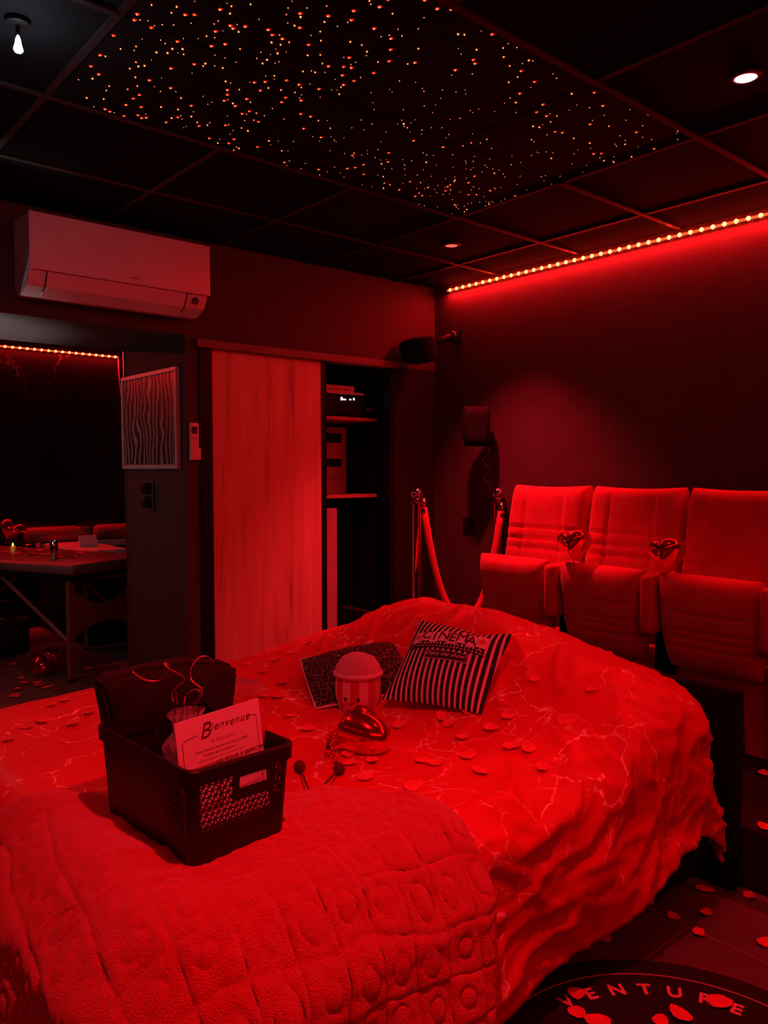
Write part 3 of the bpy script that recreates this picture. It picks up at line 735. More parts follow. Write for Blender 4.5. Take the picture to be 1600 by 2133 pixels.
def balloon(label, loc, size, rot, puff=.62, seed=0, group=None, tail=None):
    t = thing('heart_balloon', label, 'balloon', loc, rot=rot, group=group)
    obj('foil_body', heart_bm(size, puff, seed), FOIL, t, smooth=True)
    b_ = B()
    if tail is None:
        tube(b_, [(0, 0, -.42 * size), (.02 * size, 0, -.50 * size), (0, .02 * size, -.56 * size)], [.05 * size, .03 * size, .045 * size], 8, flat=.4)
    else:
        pts = [Vector(q_) * size for q_ in tail]; fine = []
        for a, c in zip(pts, pts[1:]): fine += [a.lerp(c, k / 6) for k in range(6)]
        tube(b_, fine, [size * (.085 + .035 * sin(i * 1.7) + .02 * noise.noise(Vector((i, seed, 0)))) for i in range(len(fine))], 12, flat=.6)
        for v in b_.verts: v.co += Vector((noise.noise(v.co * 40), noise.noise(v.co * 40 + Vector((5, 0, 0))), noise.noise(v.co * 40 + Vector((9, 0, 0))))) * .010
    obj('foil_neck', b_, FOIL, t, smooth=True)
    return t
p = atx(1196, 1137, 3.00); balloon('heart balloon between the first and the middle cinema seat', p, .165, heart_rot(Vector((0, 0, 1)) + FWD * .55 + RIGHT * .15, -FWD * .5 - RIGHT * .6 + Vector((0, 0, .75))), .92, 1, 'red foil heart balloons')
p = atx(1388, 1157, 3.00); balloon('heart balloon beside the cut-off cinema seat', p, .165, heart_rot(Vector((0, 0, 1)) + FWD * .55 + RIGHT * .22, -FWD * .5 - RIGHT * .6 + Vector((0, 0, .75))), .92, 2, 'red foil heart balloons')
h_, n_ = bed_hit(742, 1562)
balloon('shiny heart balloon with a crumpled neck in front of the popcorn plush', (h_.x, h_.y, h_.z + .052), .20, heart_rot(RIGHT * .9 + FWD * .5 + Vector((0, 0, .06)), Vector((0, 0, 1)) - FWD * .35), .62, 3, 'red foil heart balloons',
        tail=[(0, -.02, -.38), (.06, .04, -.46), (.20, .14, -.47), (.34, .21, -.46), (.46, .24, -.46)])
balloon('dark red heart balloon lying on the floor under the massage table', tuple(atz(92, 1402, 0) + Vector((0, 0, .075))), .25, heart_rot(RIGHT * .8 - FWD * .4 + Vector((0, 0, .05)), Vector((0, 0, 1)) - FWD * .5), .6, 4, 'red foil heart balloons')
# ------------------------------------------------------------------ cushions and plush on the bed
def cushion_frame(b1, b2, tilt):
    """frame of a square cushion whose lower edge runs from b1 to b2: u along the edge, v up the slope, w towards the viewer"""
    u = (b2 - b1); wdt = u.length; u.normalize()
    back = Vector((0, 0, 1)).cross(u); back.normalize()
    v = back * cos(tilt) + Vector((0, 0, 1)) * sin(tilt); w_ = u.cross(v)
    return u, v, w_, wdt
STRIPE = mat('striped_cotton', (.8, .8, .8), .85, bump=.15, bscale=300)
nt, N, L, b = nodes_of(STRIPE)
tc = N.new('ShaderNodeTexCoord'); sx = N.new('ShaderNodeSeparateXYZ'); L.new(tc.outputs['Object'], sx.inputs[0])
mm = N.new('ShaderNodeMath'); mm.operation = 'MULTIPLY'; mm.inputs[1].default_value = 1 / .0188; L.new(sx.outputs['X'], mm.inputs[0])
fr = N.new('ShaderNodeMath'); fr.operation = 'FRACT'; L.new(mm.outputs[0], fr.inputs[0])
gt = N.new('ShaderNodeMath'); gt.operation = 'GREATER_THAN'; gt.inputs[1].default_value = .60; L.new(fr.outputs[0], gt.inputs[0])
mc = N.new('ShaderNodeMixRGB'); mc.inputs[1].default_value = (.012, .010, .012, 1); mc.inputs[2].default_value = (.75, .73, .72, 1)
L.new(gt.outputs[0], mc.inputs['Fac']); L.new(mc.outputs[0], b.inputs['Base Color'])
CREAM = mat('cream_print', (.78, .74, .72), .8, var=.03); BLK = mat('black_print', (.012, .01, .012), .8)
bl, _ = bed_hit(803, 1478); br, _ = bed_hit(1018, 1486)
bl.z += .02; br.z = bl.z + .005
CT = radians(43)
cu, cv, cw, CW = cushion_frame(bl, br, CT)
CH = .315
Mc = Matrix((cu, -cw, cv)).transposed().to_4x4(); Mc.translation = bl + cu * CW / 2 + cw * .02
t = thing('striped_cushion', 'black and white striped cinema cushion leaning on the bed', 'cushion'); t.matrix_world = Mc
CWd = CW * .97
def c_out(u, v, x, z): return (x * (1 - .05 * (1 - v * v)) + .012 * v, z * (1 - .05 * (1 - u * u)) + CH / 2 - .012 * u * (v > 0) * v - .018 * exp(-((u - .35) / .3) ** 2) * smoothstep(.4, 1, v))
b_ = B(); pad(b_, CWd, CH, .13, nu=40, nv=40, p=2.6, q=.8, outline=c_out); obj('cover', b_, STRIPE, t, smooth=True)
def on_c(x, z, lift):
    u, v = x / (CWd / 2), (z - CH / 2) / (CH / 2)
    e_ = lambda a: max(0, 1 - abs(a) ** 2.6) ** .8
    return Vector((x, -(e_(u) * e_(v) * .065 + lift), z))
def patch(x0, x1, z0, z1, lift, m, name, n=8):
    b_ = B(); grid(b_, n, 3, lambda a, c: on_c(x0 + (x1 - x0) * a, z0 + (z1 - z0) * c - .10 * (x0 + (x1 - x0) * a) ** 2, lift)); return obj(name, b_, m, t, smooth=True)
wd = CWd * .74 / 8
for k, chx in enumerate('*CINEMA*'):
    xc = -CWd * .36 + (k + .5) * wd - .004; zz = CH * .715 + (.004 if k % 2 else -.003)
    patch(xc - wd * .47, xc + wd * .47, zz - .024, zz + .024, .0035, CREAM, 'letter_block', 4)
    if chx != '*':
        b_ = text_bm(chx, .052); bmesh.ops.triangulate(b_, faces=b_.faces[:]); bmesh.ops.subdivide_edges(b_, edges=b_.edges[:], cuts=2)
        warp(b_, lambda x, y, z: on_c(xc + x * 1.0, zz + y - .10 * (xc + x) ** 2, .0065)); obj('letter', b_, BLK, t)
    else:
        b_ = B(); pl = []
        for i in range(10):
            r0 = .014 if i % 2 == 0 else .006; a = pi / 2 + i * pi / 5; pl.append(b_.verts.new(on_c(xc + r0 * cos(a), zz + r0 * sin(a), .006)))
        b_.faces.new(pl); obj('star', b_, mat('red_star', (.65, .05, .06), .7), t)
patch(-CWd * .39, CWd * .37, CH * .57, CH * .625, .0035, BLK, 'film_strip', 12)
for k in range(22):
    xc = -CWd * .37 + k * CWd * .035
    for zz in (CH * .582, CH * .613): patch(xc, xc + .006, zz - .002, zz + .002, .005, CREAM, 'film_hole', 1)
patch(-CWd * .17, CWd * .25, CH * .43, CH * .535, .003, CREAM, 'sign_border', 6); patch(-CWd * .165, CWd * .245, CH * .438, CH * .527, .005, BLK, 'sign_field', 6)
b_ = text_bm('Enjoy the show!', .021, shear=.3); bmesh.ops.triangulate(b_, faces=b_.faces[:]); warp(b_, lambda x, y, z: on_c(CWd * .04 + x, CH * .483 + y, .008)); obj('sign_lettering', b_, CREAM, t)
BV_C = None
# dark printed cushion lying behind
h_, n_ = bed_hit(745, 1432)
t = thing('printed_cushion', 'black cushion with pale line print lying behind the popcorn plush', 'cushion', (h_.x + .06, h_.y + .05, h_.z + .035), rot=(radians(14), radians(-8), radians(-28)))
PRN = mat('line_print', (.02, .02, .02), .85)
nt, N, L, b = nodes_of(PRN)
tc = N.new('ShaderNodeTexCoord'); vo = N.new('ShaderNodeTexVoronoi'); vo.feature = 'DISTANCE_TO_EDGE'; vo.inputs['Scale'].default_value = 48; L.new(tc.outputs['Object'], vo.inputs['Vector'])
r_ = N.new('ShaderNodeValToRGB'); r_.color_ramp.elements[0].position = .02; r_.color_ramp.elements[0].color = (.25, .22, .22, 1); r_.color_ramp.elements[1].position = .06; r_.color_ramp.elements[1].color = (.012, .01, .012, 1)
L.new(vo.outputs['Distance'], r_.inputs['Fac']); L.new(r_.outputs['Color'], b.inputs['Base Color'])
b_ = B(); pad(b_, .40, .36, .12, nu=28, nv=28, p=2.6, q=.8, M=Matrix.Rotation(-pi / 2, 4, 'X')); obj('cover', b_, PRN, t, smooth=True)
b_ = B(); pl = []
for k in range(80):
    a = 2 * pi * k / 80; c, s = cos(a), sin(a); m_ = max(abs(c), abs(s)); pl.append(Vector((.2 * c / m_ * .985, .18 * s / m_ * .985, 0)))
tube(b_, pl, .004, 6, closed=True); obj('piping', b_, CREAM, t, smooth=True)
# popcorn plush
h_, n_ = bed_hit(742, 1488)
PR = .072
t = thing('popcorn_plush', 'plush popcorn tub with red stripes and a small smiling face', 'plush toy', (h_.x + .045, h_.y + .045, h_.z - .004), rz=radians(-36))
PLW = mat('plush_white', (.80, .76, .74), .95, bump=.5, bscale=500, sheen=.4, var=.04); PLR = mat('plush_red', (.62, .04, .05), .95, bump=.5, bscale=500, sheen=.4)
def tub_r(z): return PR * (.88 + .18 * smoothstep(0, .06, z) - .05 * smoothstep(.09, .13, z))
NSeg = 64; stripes = 16
for par, m_, nm in ((0, PLW, 'white_stripe'), (1, PLR, 'red_stripe')):
    for st in range(stripes):
        if st % 2 != par: continue
        b_ = B(); a0, a1 = 2 * pi * st / stripes, 2 * pi * (st + 1) / stripes
        grid(b_, 4, 14, lambda u, v: Vector((tub_r(v * .125) * cos(a0 + (a1 - a0) * u), tub_r(v * .125) * sin(a0 + (a1 - a0) * u), v * .125))); obj(nm, b_, m_, t, smooth=True)
b_ = B(); lathe(b_, [(.001, .002), (PR * .87, .001), (PR * .88, .004), (PR * .5, .008)], 32); obj('bottom', b_, PLW, t, smooth=True)
b_ = B(); tube(b_, [(1.04 * PR * cos(a), 1.04 * PR * sin(a), .126) for a in [2 * pi * k / 40 for k in range(40)]], .009, 8, closed=True); obj('rim', b_, PLW, t, smooth=True)
b_ = B(); lathe(b_, [(PR * 1.08, .122), (PR * 1.07, .135), (PR * .98, .155), (PR * .75, .178), (PR * .4, .189), (PR * .15, .192), (.001, .1925)], 40)
for v in b_.verts: v.co += Vector((v.co.x, v.co.y, .12)) * (.035 * noise.noise(v.co * 30))
obj('popcorn_top', b_, mat('plush_cream', (.72, .50, .46), .95, bump=.6, bscale=300, sheen=.4), t, smooth=True)
def on_tub(ax, z, k=1.0): a = -pi / 2 + ax; r = tub_r(z) + .0015 * k; return Vector((r * cos(a), r * sin(a), z))
for ax in (-.62, -.05):
    b_ = B(); bmesh.ops.create_uvsphere(b_, u_segments=10, v_segments=8, radius=.0055); obj('eye', b_, mat('eye_black', (.01, .01, .01), .15), t, smooth=True, loc=on_tub(ax, .055))
    b_ = B(); bmesh.ops.create_uvsphere(b_, u_segments=10, v_segments=6, radius=.006); obj('cheek', b_, mat('cheek_pink', (.8, .35, .4), .8), t, smooth=True, loc=on_tub(ax + (-.14 if ax < -.3 else .14), .043, -2))
b_ = B(); tube(b_, [on_tub(-.42 + .17 * k / 8, .044 - .007 * sin(pi * k / 8), 1.2) for k in range(9)], .0013, 6); obj('mouth', b_, INK, t, smooth=True)

# ------------------------------------------------------------------ basket and what is in it
BZ = drop(.83, 1.66, BV_B).z - .004
c0 = atz(401, 1820, BZ)
BKX, BKY, BKH = c0.x - .006, c0.y - .006, .215
BW, BD = .226, .372                     # bottom size
EXP = 1.09                             # widening towards the rim
t = thing('storage_basket', 'black plastic basket with a triangle lattice on the red throw', 'basket', (BKX + BW / 2 * cos(.052) - BD / 2 * sin(.052), BKY + BW / 2 * sin(.052) + BD / 2 * cos(.052), BZ), rz=.052)
BPL = mat('basket_plastic', (.010, .009, .009), .42, bump=.1, bscale=500)
def wall_pt(side, s, z, off=0.0):
    """side 0: near (-y), 1: +x, 2: far, 3: -x ; s in -1..1 along the wall"""
    k = 1 + (EXP - 1) * z / BKH; hw, hd = BW / 2 * k - off, BD / 2 * k - off
    cr = .022
    if side == 0: return Vector((s * (hw - cr), -hd, z))
    if side == 2: return Vector((-s * (hw - cr), hd, z))
    if side == 1: return Vector((hw, s * (hd - cr), z))
    return Vector((-hw, -s * (hd - cr), z))
for side in range(4):
    L_ = (BW if side % 2 == 0 else BD) - .044
    ncol = int(L_ / .0125); nrow = 14; z0, z1 = .016, BKH - .028
    b_ = B(); cache = {}
    def V(s, z):
        key = (round(s, 5), round(z, 5))
        if key not in cache: cache[key] = b_.verts.new(wall_pt(side, s, z))
        return cache[key]
    def tri(pts):
        cs = sum(p_[0] for p_ in pts) / 3; cz = sum(p_[1] for p_ in pts) / 3
        f = (cz - z0) / (z1 - z0)
        hole = .80 * smoothstep(.05, .55, f) if f < .96 else 0
        if side in (1, 3): hole *= smoothstep(.25, .95, cs if side == 3 else -cs) * .95
        if side == 2: hole = .6 * smoothstep(.3, .7, f)
        handle = side in (0, 2) and abs(cs - .28) < .40 and cz > .143 and cz < .178
        near_h = side in (0, 2) and abs(cs - .28) < .50 and cz > .133
        if handle: return
        if near_h: hole = 0
        A_ = [V(*p_) for p_ in pts]
        if hole < .12: b_.faces.new(A_); return
        I_ = [b_.verts.new(wall_pt(side, cs + (p_[0] - cs) * hole, cz + (p_[1] - cz) * hole)) for p_ in pts]
        for i in range(3): j = (i + 1) % 3; b_.faces.new((A_[i], A_[j], I_[j], I_[i]))
    ds = 2 / ncol; dz = (z1 - z0) / nrow
    for j in range(nrow):
        za, zb = z0 + j * dz, z0 + (j + 1) * dz; o0, o1 = (0, ds / 2) if j % 2 == 0 else (ds / 2, 0)
        lo = [-1 + i * ds for i in range(ncol + 1)] if j % 2 == 0 else [-1] + [-1 + (i + .5) * ds for i in range(ncol)] + [1]
        hi = [-1] + [-1 + (i + .5) * ds for i in range(ncol)] + [1] if j % 2 == 0 else [-1 + i * ds for i in range(ncol + 1)]
        a_, c_ = (lo, hi)
        i = k = 0
        while i < len(a_) - 1 or k < len(c_) - 1:
            if k >= len(c_) - 1 or (i < len(a_) - 1 and a_[i + 1] <= c_[k + 1]):
                tri([(a_[i], za), (a_[i + 1], za), (c_[k], zb)]); i += 1
            else:
                tri([(a_[i], za), (c_[k + 1], zb), (c_[k], zb)]); k += 1
    if side in (0, 2):
        hk = (BW / 2 - .022)
        def ringpt(px_, pz_): return wall_pt(side, px_, pz_, -.0012)
        o4 = [(.28 - .52, .128), (.28 + .52, .128), (.28 + .52, .190), (.28 - .52, .190)]; i4 = [(.28 - .37, .149), (.28 + .37, .149), (.28 + .37, .174), (.28 - .37, .174)]
        b3 = B(); Vo = [b3.verts.new(ringpt(*q_)) for q_ in o4]; Vi = [b3.verts.new(ringpt(*q_)) for q_ in i4]
        for i in range(4): j = (i + 1) % 4; b3.faces.new((Vo[i], Vo[j], Vi[j], Vi[i]))
        oo = obj('handle_surround', b3, BPL, t); md = oo.modifiers.new('thickness', 'SOLIDIFY'); md.thickness = .003; md.offset = 0
    o = obj('side_lattice', b_, BPL, t); md = o.modifiers.new('thickness', 'SOLIDIFY'); md.thickness = .0025; md.offset = 0
def rrect(hw, hd, cr, n=6):
    P_ = []
    for cx, cy, a0 in ((hw - cr, hd - cr, 0), (-hw + cr, hd - cr, pi / 2), (-hw + cr, -hd + cr, pi), (hw - cr, -hd + cr, 1.5 * pi)):
        for k in range(n + 1): a = a0 + pi / 2 * k / n; P_.append((cx + cr * cos(a), cy + cr * sin(a)))
    return P_
def band(b_, rows):
    rings = [[b_.verts.new((x, y, z)) for x, y in rrect(hw, hd, cr)] for hw, hd, cr, z in rows]
    for a, c in zip(rings, rings[1:]):
        for k in range(len(a)): b_.faces.new((a[k], a[(k + 1) % len(a)], c[(k + 1) % len(a)], c[k]))
    return rings
kx = lambda z: 1 + (EXP - 1) * z / BKH
b_ = B(); hw, hd = BW / 2 * kx(BKH), BD / 2 * kx(BKH)
band(b_, [(hw - .002, hd - .002, .022, BKH - .030), (hw + .007, hd + .007, .028, BKH - .032), (hw + .008, hd + .008, .028, BKH - .004), (hw + .005, hd + .005, .026, BKH), (hw - .002, hd - .002, .022, BKH), (hw - .004, hd - .004, .021, BKH - .03), (hw - .002, hd - .002, .022, BKH - .030)])
obj('rim', b_, BPL, t, auto=True)
for cx, cy, a0 in ((1, 1, 0), (-1, 1, pi / 2), (-1, -1, pi), (1, -1, 1.5 * pi)):
    def cpt(u, v):
        z = .0 + v * (BKH - .02); k = kx(z); a = a0 + pi / 2 * u
        return Vector((cx * (BW / 2 * k - .022) + .022 * cos(a), cy * (BD / 2 * k - .022) + .022 * sin(a), z))
    b_ = B(); grid(b_, 6, 6, cpt); o = obj('corner_post', b_, BPL, t, smooth=True); md = o.modifiers.new('thickness', 'SOLIDIFY'); md.thickness = .0025; md.offset = 0
b_ = B(); rg = band(b_, [(BW / 2 * kx(.018), BD / 2 * kx(.018), .022, .018), (BW / 2, BD / 2, .022, .002), (BW / 2 - .006, BD / 2 - .006, .018, 0)]); b_.faces.new(rg[-1][::-1]); obj('bottom', b_, BPL, t, auto=True)

BK = t.matrix_basis.copy()
# welcome card: leans inside the near wall
Wc, Hc = .200, .290
clean = Matrix.Translation((-.002, -BD / 2 + .022, .010)) @ Matrix.Rotation(radians(-3.5), 4, 'Y') @ Matrix.Rotation(radians(-5), 4, 'X')
t = thing('welcome_card', 'white printed welcome card standing in the basket', 'card'); t.matrix_world = BK @ clean
b_ = B(); bx(b_, (0, .001, Hc / 2), (Wc, .002, Hc)); obj('sheet', b_, FOLD, t)
def on_card(x, y, z): return Vector((x, -.0008, y))
CINK = mat('card_ink', (.16, .01, .02), .6); CTAN = mat('card_tan', (.52, .22, .22), .6)
def ctext(s, size, x, y, align='CENTER', shear=0.0, bold=0.0, sp=1.0, name='lettering', m=CINK):
    b_ = text_bm(s, size, align, shear, 0, bold, sp); warp(b_, lambda a, c, d: on_card(a + x, c + y, 0)); obj(name, b_, m, t)
def cline(x0, y0, x1, y1, wd=.0012):
    b_ = B(); dx, dy = x1 - x0, y1 - y0; l_ = sqrt(dx * dx + dy * dy); nx, ny = -dy / l_ * wd / 2, dx / l_ * wd / 2
    b_.faces.new([b_.verts.new(on_card(a, c, 0)) for a, c in ((x0 + nx, y0 + ny), (x1 + nx, y1 + ny), (x1 - nx, y1 - ny), (x0 - nx, y0 - ny))]); obj('border_line', b_, CINK, t)
ctext('B', .046, -.036, Hc - .033, shear=.35, name='script_title'); ctext('ienvenue', .023, -.022, Hc - .029, 'LEFT', shear=.4, sp=1.15, name='script_title')
ctext('Et bon séjour', .011, .006, Hc - .056, shear=.2, m=CTAN)
ctext('Nous sommes heureux de vous accueillir.', .0075, .002, Hc - .071); ctext('Profitez de votre séjour', .0075, -.006, Hc - .081)
cline(-.055, Hc - .091, .055, Hc - .091, .0008)
cline(-.082, Hc - .040, -.052, Hc - .036); cline(.066, Hc - .030, .086, Hc - .030); cline(-.088, Hc - .046, -.088, .03); cline(.090, Hc - .036, .090, .03); cline(-.088, Hc - .046, -.082, Hc - .040); cline(.086, Hc - .030, .090, Hc - .036)
ctext('LES RÈGLES À RESPECTER', .0105, .044, Hc - .103, bold=.0002)
for k in range(4): cline(.004, Hc - .114 - k * .009, .084 - (k % 2) * .03, Hc - .114 - k * .009, .0011)
for k in range(5): cline(.004, Hc - .170 - k * .012, .084 - (k % 3) * .02, Hc - .170 - k * .012, .0011)
b_ = B(); x0, x1, y0, y1 = -.078, -.010, Hc - .195, Hc - .100
b_.faces.new([b_.verts.new((x, -.0005, y)) for x, y in ((x0, y0), (x1, y0), (x1, y1), (x0, y1))]); obj('info_panel', b_, CTAN, t)
b_ = text_bm('VOTRE GUIDE SÉJOUR', .0075, 'CENTER', 0, 0, .0002); warp(b_, lambda a, c, d: Vector((a - .044, -.0012, c + Hc - .108))); obj('lettering', b_, CINK, t)
b_ = B(); b_.faces.new([b_.verts.new((x, -.0010, y)) for x, y in ((x0 + .009, y0 + .012), (x1 - .009, y0 + .012), (x1 - .009, y1 - .018), (x0 + .009, y1 - .018))]); obj('blank_square', b_, FOLD, t)
# pale rounded pouch, shiny red globe, clear wrap with ribbons, black cloth bag
t = thing('paper_pouch', 'pale rounded pouch beside the welcome card in the basket', 'pouch'); t.matrix_world = BK @ Matrix.Translation((-.052, -.085, .135)) @ Matrix.Rotation(radians(20), 4, 'Z')
b_ = B(); pad(b_, .085, .235, .05, nu=20, nv=24, p=3, q=.6); obj('pouch_body', b_, FOLD, t, smooth=True)
t = thing('round_tin', 'pale round lid showing above the welcome card in the basket', 'tin'); t.matrix_world = BK @ Matrix.Translation((.045, -.095, .215)) @ Matrix.Rotation(radians(90), 4, 'X')
b_ = B(); lathe(b_, [(.001, -.010), (.066, -.010), (.069, -.006), (.069, .006), (.066, .010), (.001, .010)], 36); obj('lid', b_, FOLD, t, auto=True)
t = thing('red_globe', 'glossy red globe at the right end of the basket', 'ornament'); t.matrix_world = BK @ Matrix.Translation((.090, -.060, .205))
b_ = B(); bmesh.ops.create_uvsphere(b_, u_segments=28, v_segments=18, radius=.056); obj('globe', b_, mat('gloss_red_glass', (.5, .012, .02), .06, coat=1.0), t, smooth=True)
CELL = mat('clear_film', (.9, .9, .9), .12, alpha=.22, spec=.8)
t = thing('wrapped_packet', 'clear cellophane packet tied with curly ribbons in the basket', 'packet'); t.matrix_world = BK @ Matrix.Translation((-.036, -.040, .015))
b_ = B()
def cello(u, v):
    a = 2 * pi * u; z = v * .265; r = .043 * (1 - .45 * smoothstep(.72, .86, v)) + .012 * smoothstep(.88, 1, v)
    r *= 1 + .28 * noise.noise(Vector((cos(a) * 3, sin(a) * 3, z * 25))) + .15 * noise.noise(Vector((cos(a) * 9, sin(a) * 9, z * 60)))
    return Vector((r * cos(a) * 1.15, r * sin(a) * .8, z))
grid(b_, 48, 40, cello); obj('film', b_, CELL, t)
b_ = B(); pad(b_, .07, .17, .05, nu=10, nv=10, M=Matrix.Translation((0, 0, .095))); obj('contents', b_, mat('packet_contents', (.10, .03, .035), .6), t, smooth=True)
RIB = mat('ribbon_pink', (.70, .30, .32), .25, .35)
inv = t.matrix_world.inverted()
def ribbon(pxs, ydep, wdt=.0042):
    P_ = []
    n = len(pxs)
    for i in range(n - 1):
        p0 = pxs[max(i - 1, 0)]; p1 = pxs[i]; p2 = pxs[i + 1]; p3 = pxs[min(i + 2, n - 1)]
        for k in range(6):
            s = k / 6
            cr = [.5 * ((2 * p1[c]) + (-p0[c] + p2[c]) * s + (2 * p0[c] - 5 * p1[c] + 4 * p2[c] - p3[c]) * s * s + (-p0[c] + 3 * p1[c] - 3 * p2[c] + p3[c]) * s ** 3) for c in (0, 1)]
            f = (i + s) / n
            P_.append(aty(cr[0], cr[1], ydep + .05 * sin(f * 9)))
    b_ = B(); lay = []
    for i, p_ in enumerate(P_):
        tn = (P_[min(i + 1, len(P_) - 1)] - P_[max(i - 1, 0)]).normalized(); sd = tn.cross(Vector((sin(i * .12), -1, .3 * cos(i * .2)))).normalized() * wdt / 2
        lay.append((b_.verts.new(inv @ (p_ + sd)), b_.verts.new(inv @ (p_ - sd))))
    for a, c in zip(lay, lay[1:]): b_.faces.new((a[0], a[1], c[1], c[0]))
    o = obj('ribbon', b_, RIB, t, smooth=True); md = o.modifiers.new('thickness', 'SOLIDIFY'); md.thickness = .0006
yd = (t.matrix_world.translation).y
for pxs in ([(276, 1400), (300, 1416), (330, 1418), (348, 1402), (350, 1385), (343, 1383), (352, 1393), (384, 1412), (372, 1428), (358, 1445), (362, 1466)],
            [(445, 1378), (432, 1368), (415, 1370), (398, 1392), (400, 1418), (420, 1436), (414, 1458), (402, 1468)],
            [(383, 1468), (388, 1448), (404, 1437), (416, 1442), (405, 1466)], [(369, 1466), (367, 1450), (366, 1443)]): ribbon(pxs, yd)
t = thing('black_bag', 'black cloth bag standing up at the far end of the basket', 'bag')
yb = BKY + BD + .025
outl = [(236, 1560), (233, 1530), (222, 1470), (212, 1432), (222, 1420), (262, 1405), (300, 1397), (345, 1386), (400, 1378), (440, 1381), (490, 1384), (497, 1402), (494, 1450), (480, 1500), (470, 1570)]
pl = [aty(px, py, yb) for px, py in outl]; cz = min(p_.z for p_ in pl); cx = sum(p_.x for p_ in pl) / len(pl)
gz = drop(cx, yb + .03).z
pl = [p_ if p_.z > gz + .12 else Vector((p_.x, p_.y, gz + .004)) for p_ in pl]
t.location = (cx, yb, gz)
b_ = B(); prism(b_, [(p_.x - cx, p_.z - gz) for p_ in pl], lambda u, v, w_: Vector((u, w_, v)), .07)
bmesh.ops.bevel(b_, geom=b_.edges[:], offset=.010, segments=3, affect='EDGES')
bmesh.ops.triangulate(b_, faces=b_.faces[:]); bmesh.ops.subdivide_edges(b_, edges=b_.edges[:], cuts=2)
for v in b_.verts: v.co += Vector((0, .010 * noise.noise(v.co * 18), .004 * noise.noise(v.co * 25 + Vector((3, 3, 3))))) * (1 if v.co.z > .03 else 0)
obj('cloth', b_, mat('black_cloth', (.012, .010, .011), .9, bump=.3, bscale=200), t, smooth=True)
FILMD = mat('dark_film', (.5, .45, .5), .15, alpha=.30, spec=.8)
t = thing('clear_wrapper', 'crinkled clear film lying behind the basket on the duvet', 'wrapper'); h_, n_ = bed_hit(480, 1452); t.location = h_
b_ = B()
grid(b_, 26, 18, lambda u, v: Vector(((u - .5) * .26, (v - .5) * .14, .01 + .045 * sin(pi * u) * sin(pi * v) + .03 * abs(noise.noise(Vector((u * 9, v * 7, 2)))) + .012 * noise.noise(Vector((u * 25, v * 19, 5))))))
obj('film', b_, FILMD, t)

# ------------------------------------------------------------------ dried roses on the throw
ROSE = mat('dry_rose', (.10, .008, .012), .85); STEM = mat('dry_stem', (.07, .02, .015), .8)
for head, foot, lab in (((625, 1611), (664, 1704), 'dark dried rose nearer the basket, stem crossing the other'), ((705, 1616), (604, 1716), 'dark dried rose farther from the basket, stem crossing the other')):
    a, _ = bed_hit(*head); c, _ = bed_hit(*foot)
    a.z += .016; c.z += .007
    t = thing('dried_rose', lab, 'rose', a, group='dried roses on the throw')
    pts = [(c - a) * (k / 10) for k in range(11)]
    for k, p_ in enumerate(pts):
        g = bed_hit(0, 0)
        w_ = a + p_; s_ = drop(w_.x, w_.y, BV_B).z if BV_B.ray_cast(Vector((w_.x, w_.y, 2)), Vector((0, 0, -1)))[0] else drop(w_.x, w_.y).z
        if w_.z < s_ + .006: p_.z += s_ + .006 - w_.z
    b_ = B(); tube(b_, pts, .0028, 6); obj('stem', b_, STEM, t, smooth=True)
    dr = (a - c).normalized(); Mq = dr.to_track_quat('Z', 'Y').to_matrix().to_4x4()
    for ring, (r_, n_, hh) in enumerate(((.006, 3, .022), (.011, 5, .021), (.015, 6, .018))):
        for k in range(n_):
            a0 = 2 * pi * k / n_ + ring * .6; b_ = B()
            grid(b_, 5, 4, lambda u, v: Mq @ Vector((r_ * (.35 + .75 * sin(v * 1.9)) * cos(a0 + (u - .5) * 1.9), r_ * (.35 + .75 * sin(v * 1.9)) * sin(a0 + (u - .5) * 1.9), -.006 + v * hh)))
            obj('rose_petal', b_, ROSE, t, smooth=True)
    b_ = B(); lathe(b_, [(.003, -.012), (.008, -.006), (.007, 0)], 8, M=Mq); obj('sepal', b_, STEM, t, smooth=True)
# ------------------------------------------------------------------ starry ceiling panel
t = thing('star_panel', 'black ceiling panel pierced by many tiny glowing star lights', 'ceiling light', (1.77, 2.035, H - .002))
for i in range(3):
    for j in range(2):
        b_ = B(); bx(b_, (0, 0, .010), (.607, .579, .018), bev=.002); obj('star_board', b_, CEIL, t, loc=((i - 1) * .6133, (j - .5) * .585, 0))
SB = mat('star_warm', (1, .5, .3), .4, emit=(1, .12, .035), estr=5); SW = mat('star_pale', (1, .8, .7), .4, emit=(1, .22, .10), estr=1.6); SH_ = mat('star_halo', (.5, .02, .01), .4, emit=(1, .02, .005), estr=.8)
rng = random.Random(11)
def star_mesh(r, m, name, depth=.003):
    b_ = B(); lathe(b_, [(r * .2, -depth), (r * .75, -depth * .75), (r, -.0002), (r, .001)], 8); me = bpy.data.meshes.new(name); b_.to_mesh(me); b_.free(); me.materials.append(m); return me
mb = [star_mesh(r, SB, 'star') for r in (.0020, .0025, .0030)]; mw_ = [star_mesh(r, SW, 'star') for r in (.0012, .0015, .0019)]; mh = star_mesh(.0062, SH_, 'star_halo', .0012)
stars = []
tries = 0
while len(stars) < 640 and tries < 20000:
    tries += 1
    x, y = rng.uniform(-.905, .905), rng.uniform(-.57, .57)
    den = .55 + .45 * (x < -.25) + .5 * (x > .45 and y > .2) + .25 * noise.noise(Vector((x * 4, y * 4, 3)))
    if rng.random() > den: continue
    if any((x - a) ** 2 + (y - c) ** 2 < .012 ** 2 for a, c, *_ in stars): continue
    big = rng.random() < (.62 if x < -.2 else .42 if y > .15 or y < -.3 else .16)
    stars.append((x, y, big))
stars.sort(key=lambda s: (not s[2], s[0]))
rest = B()
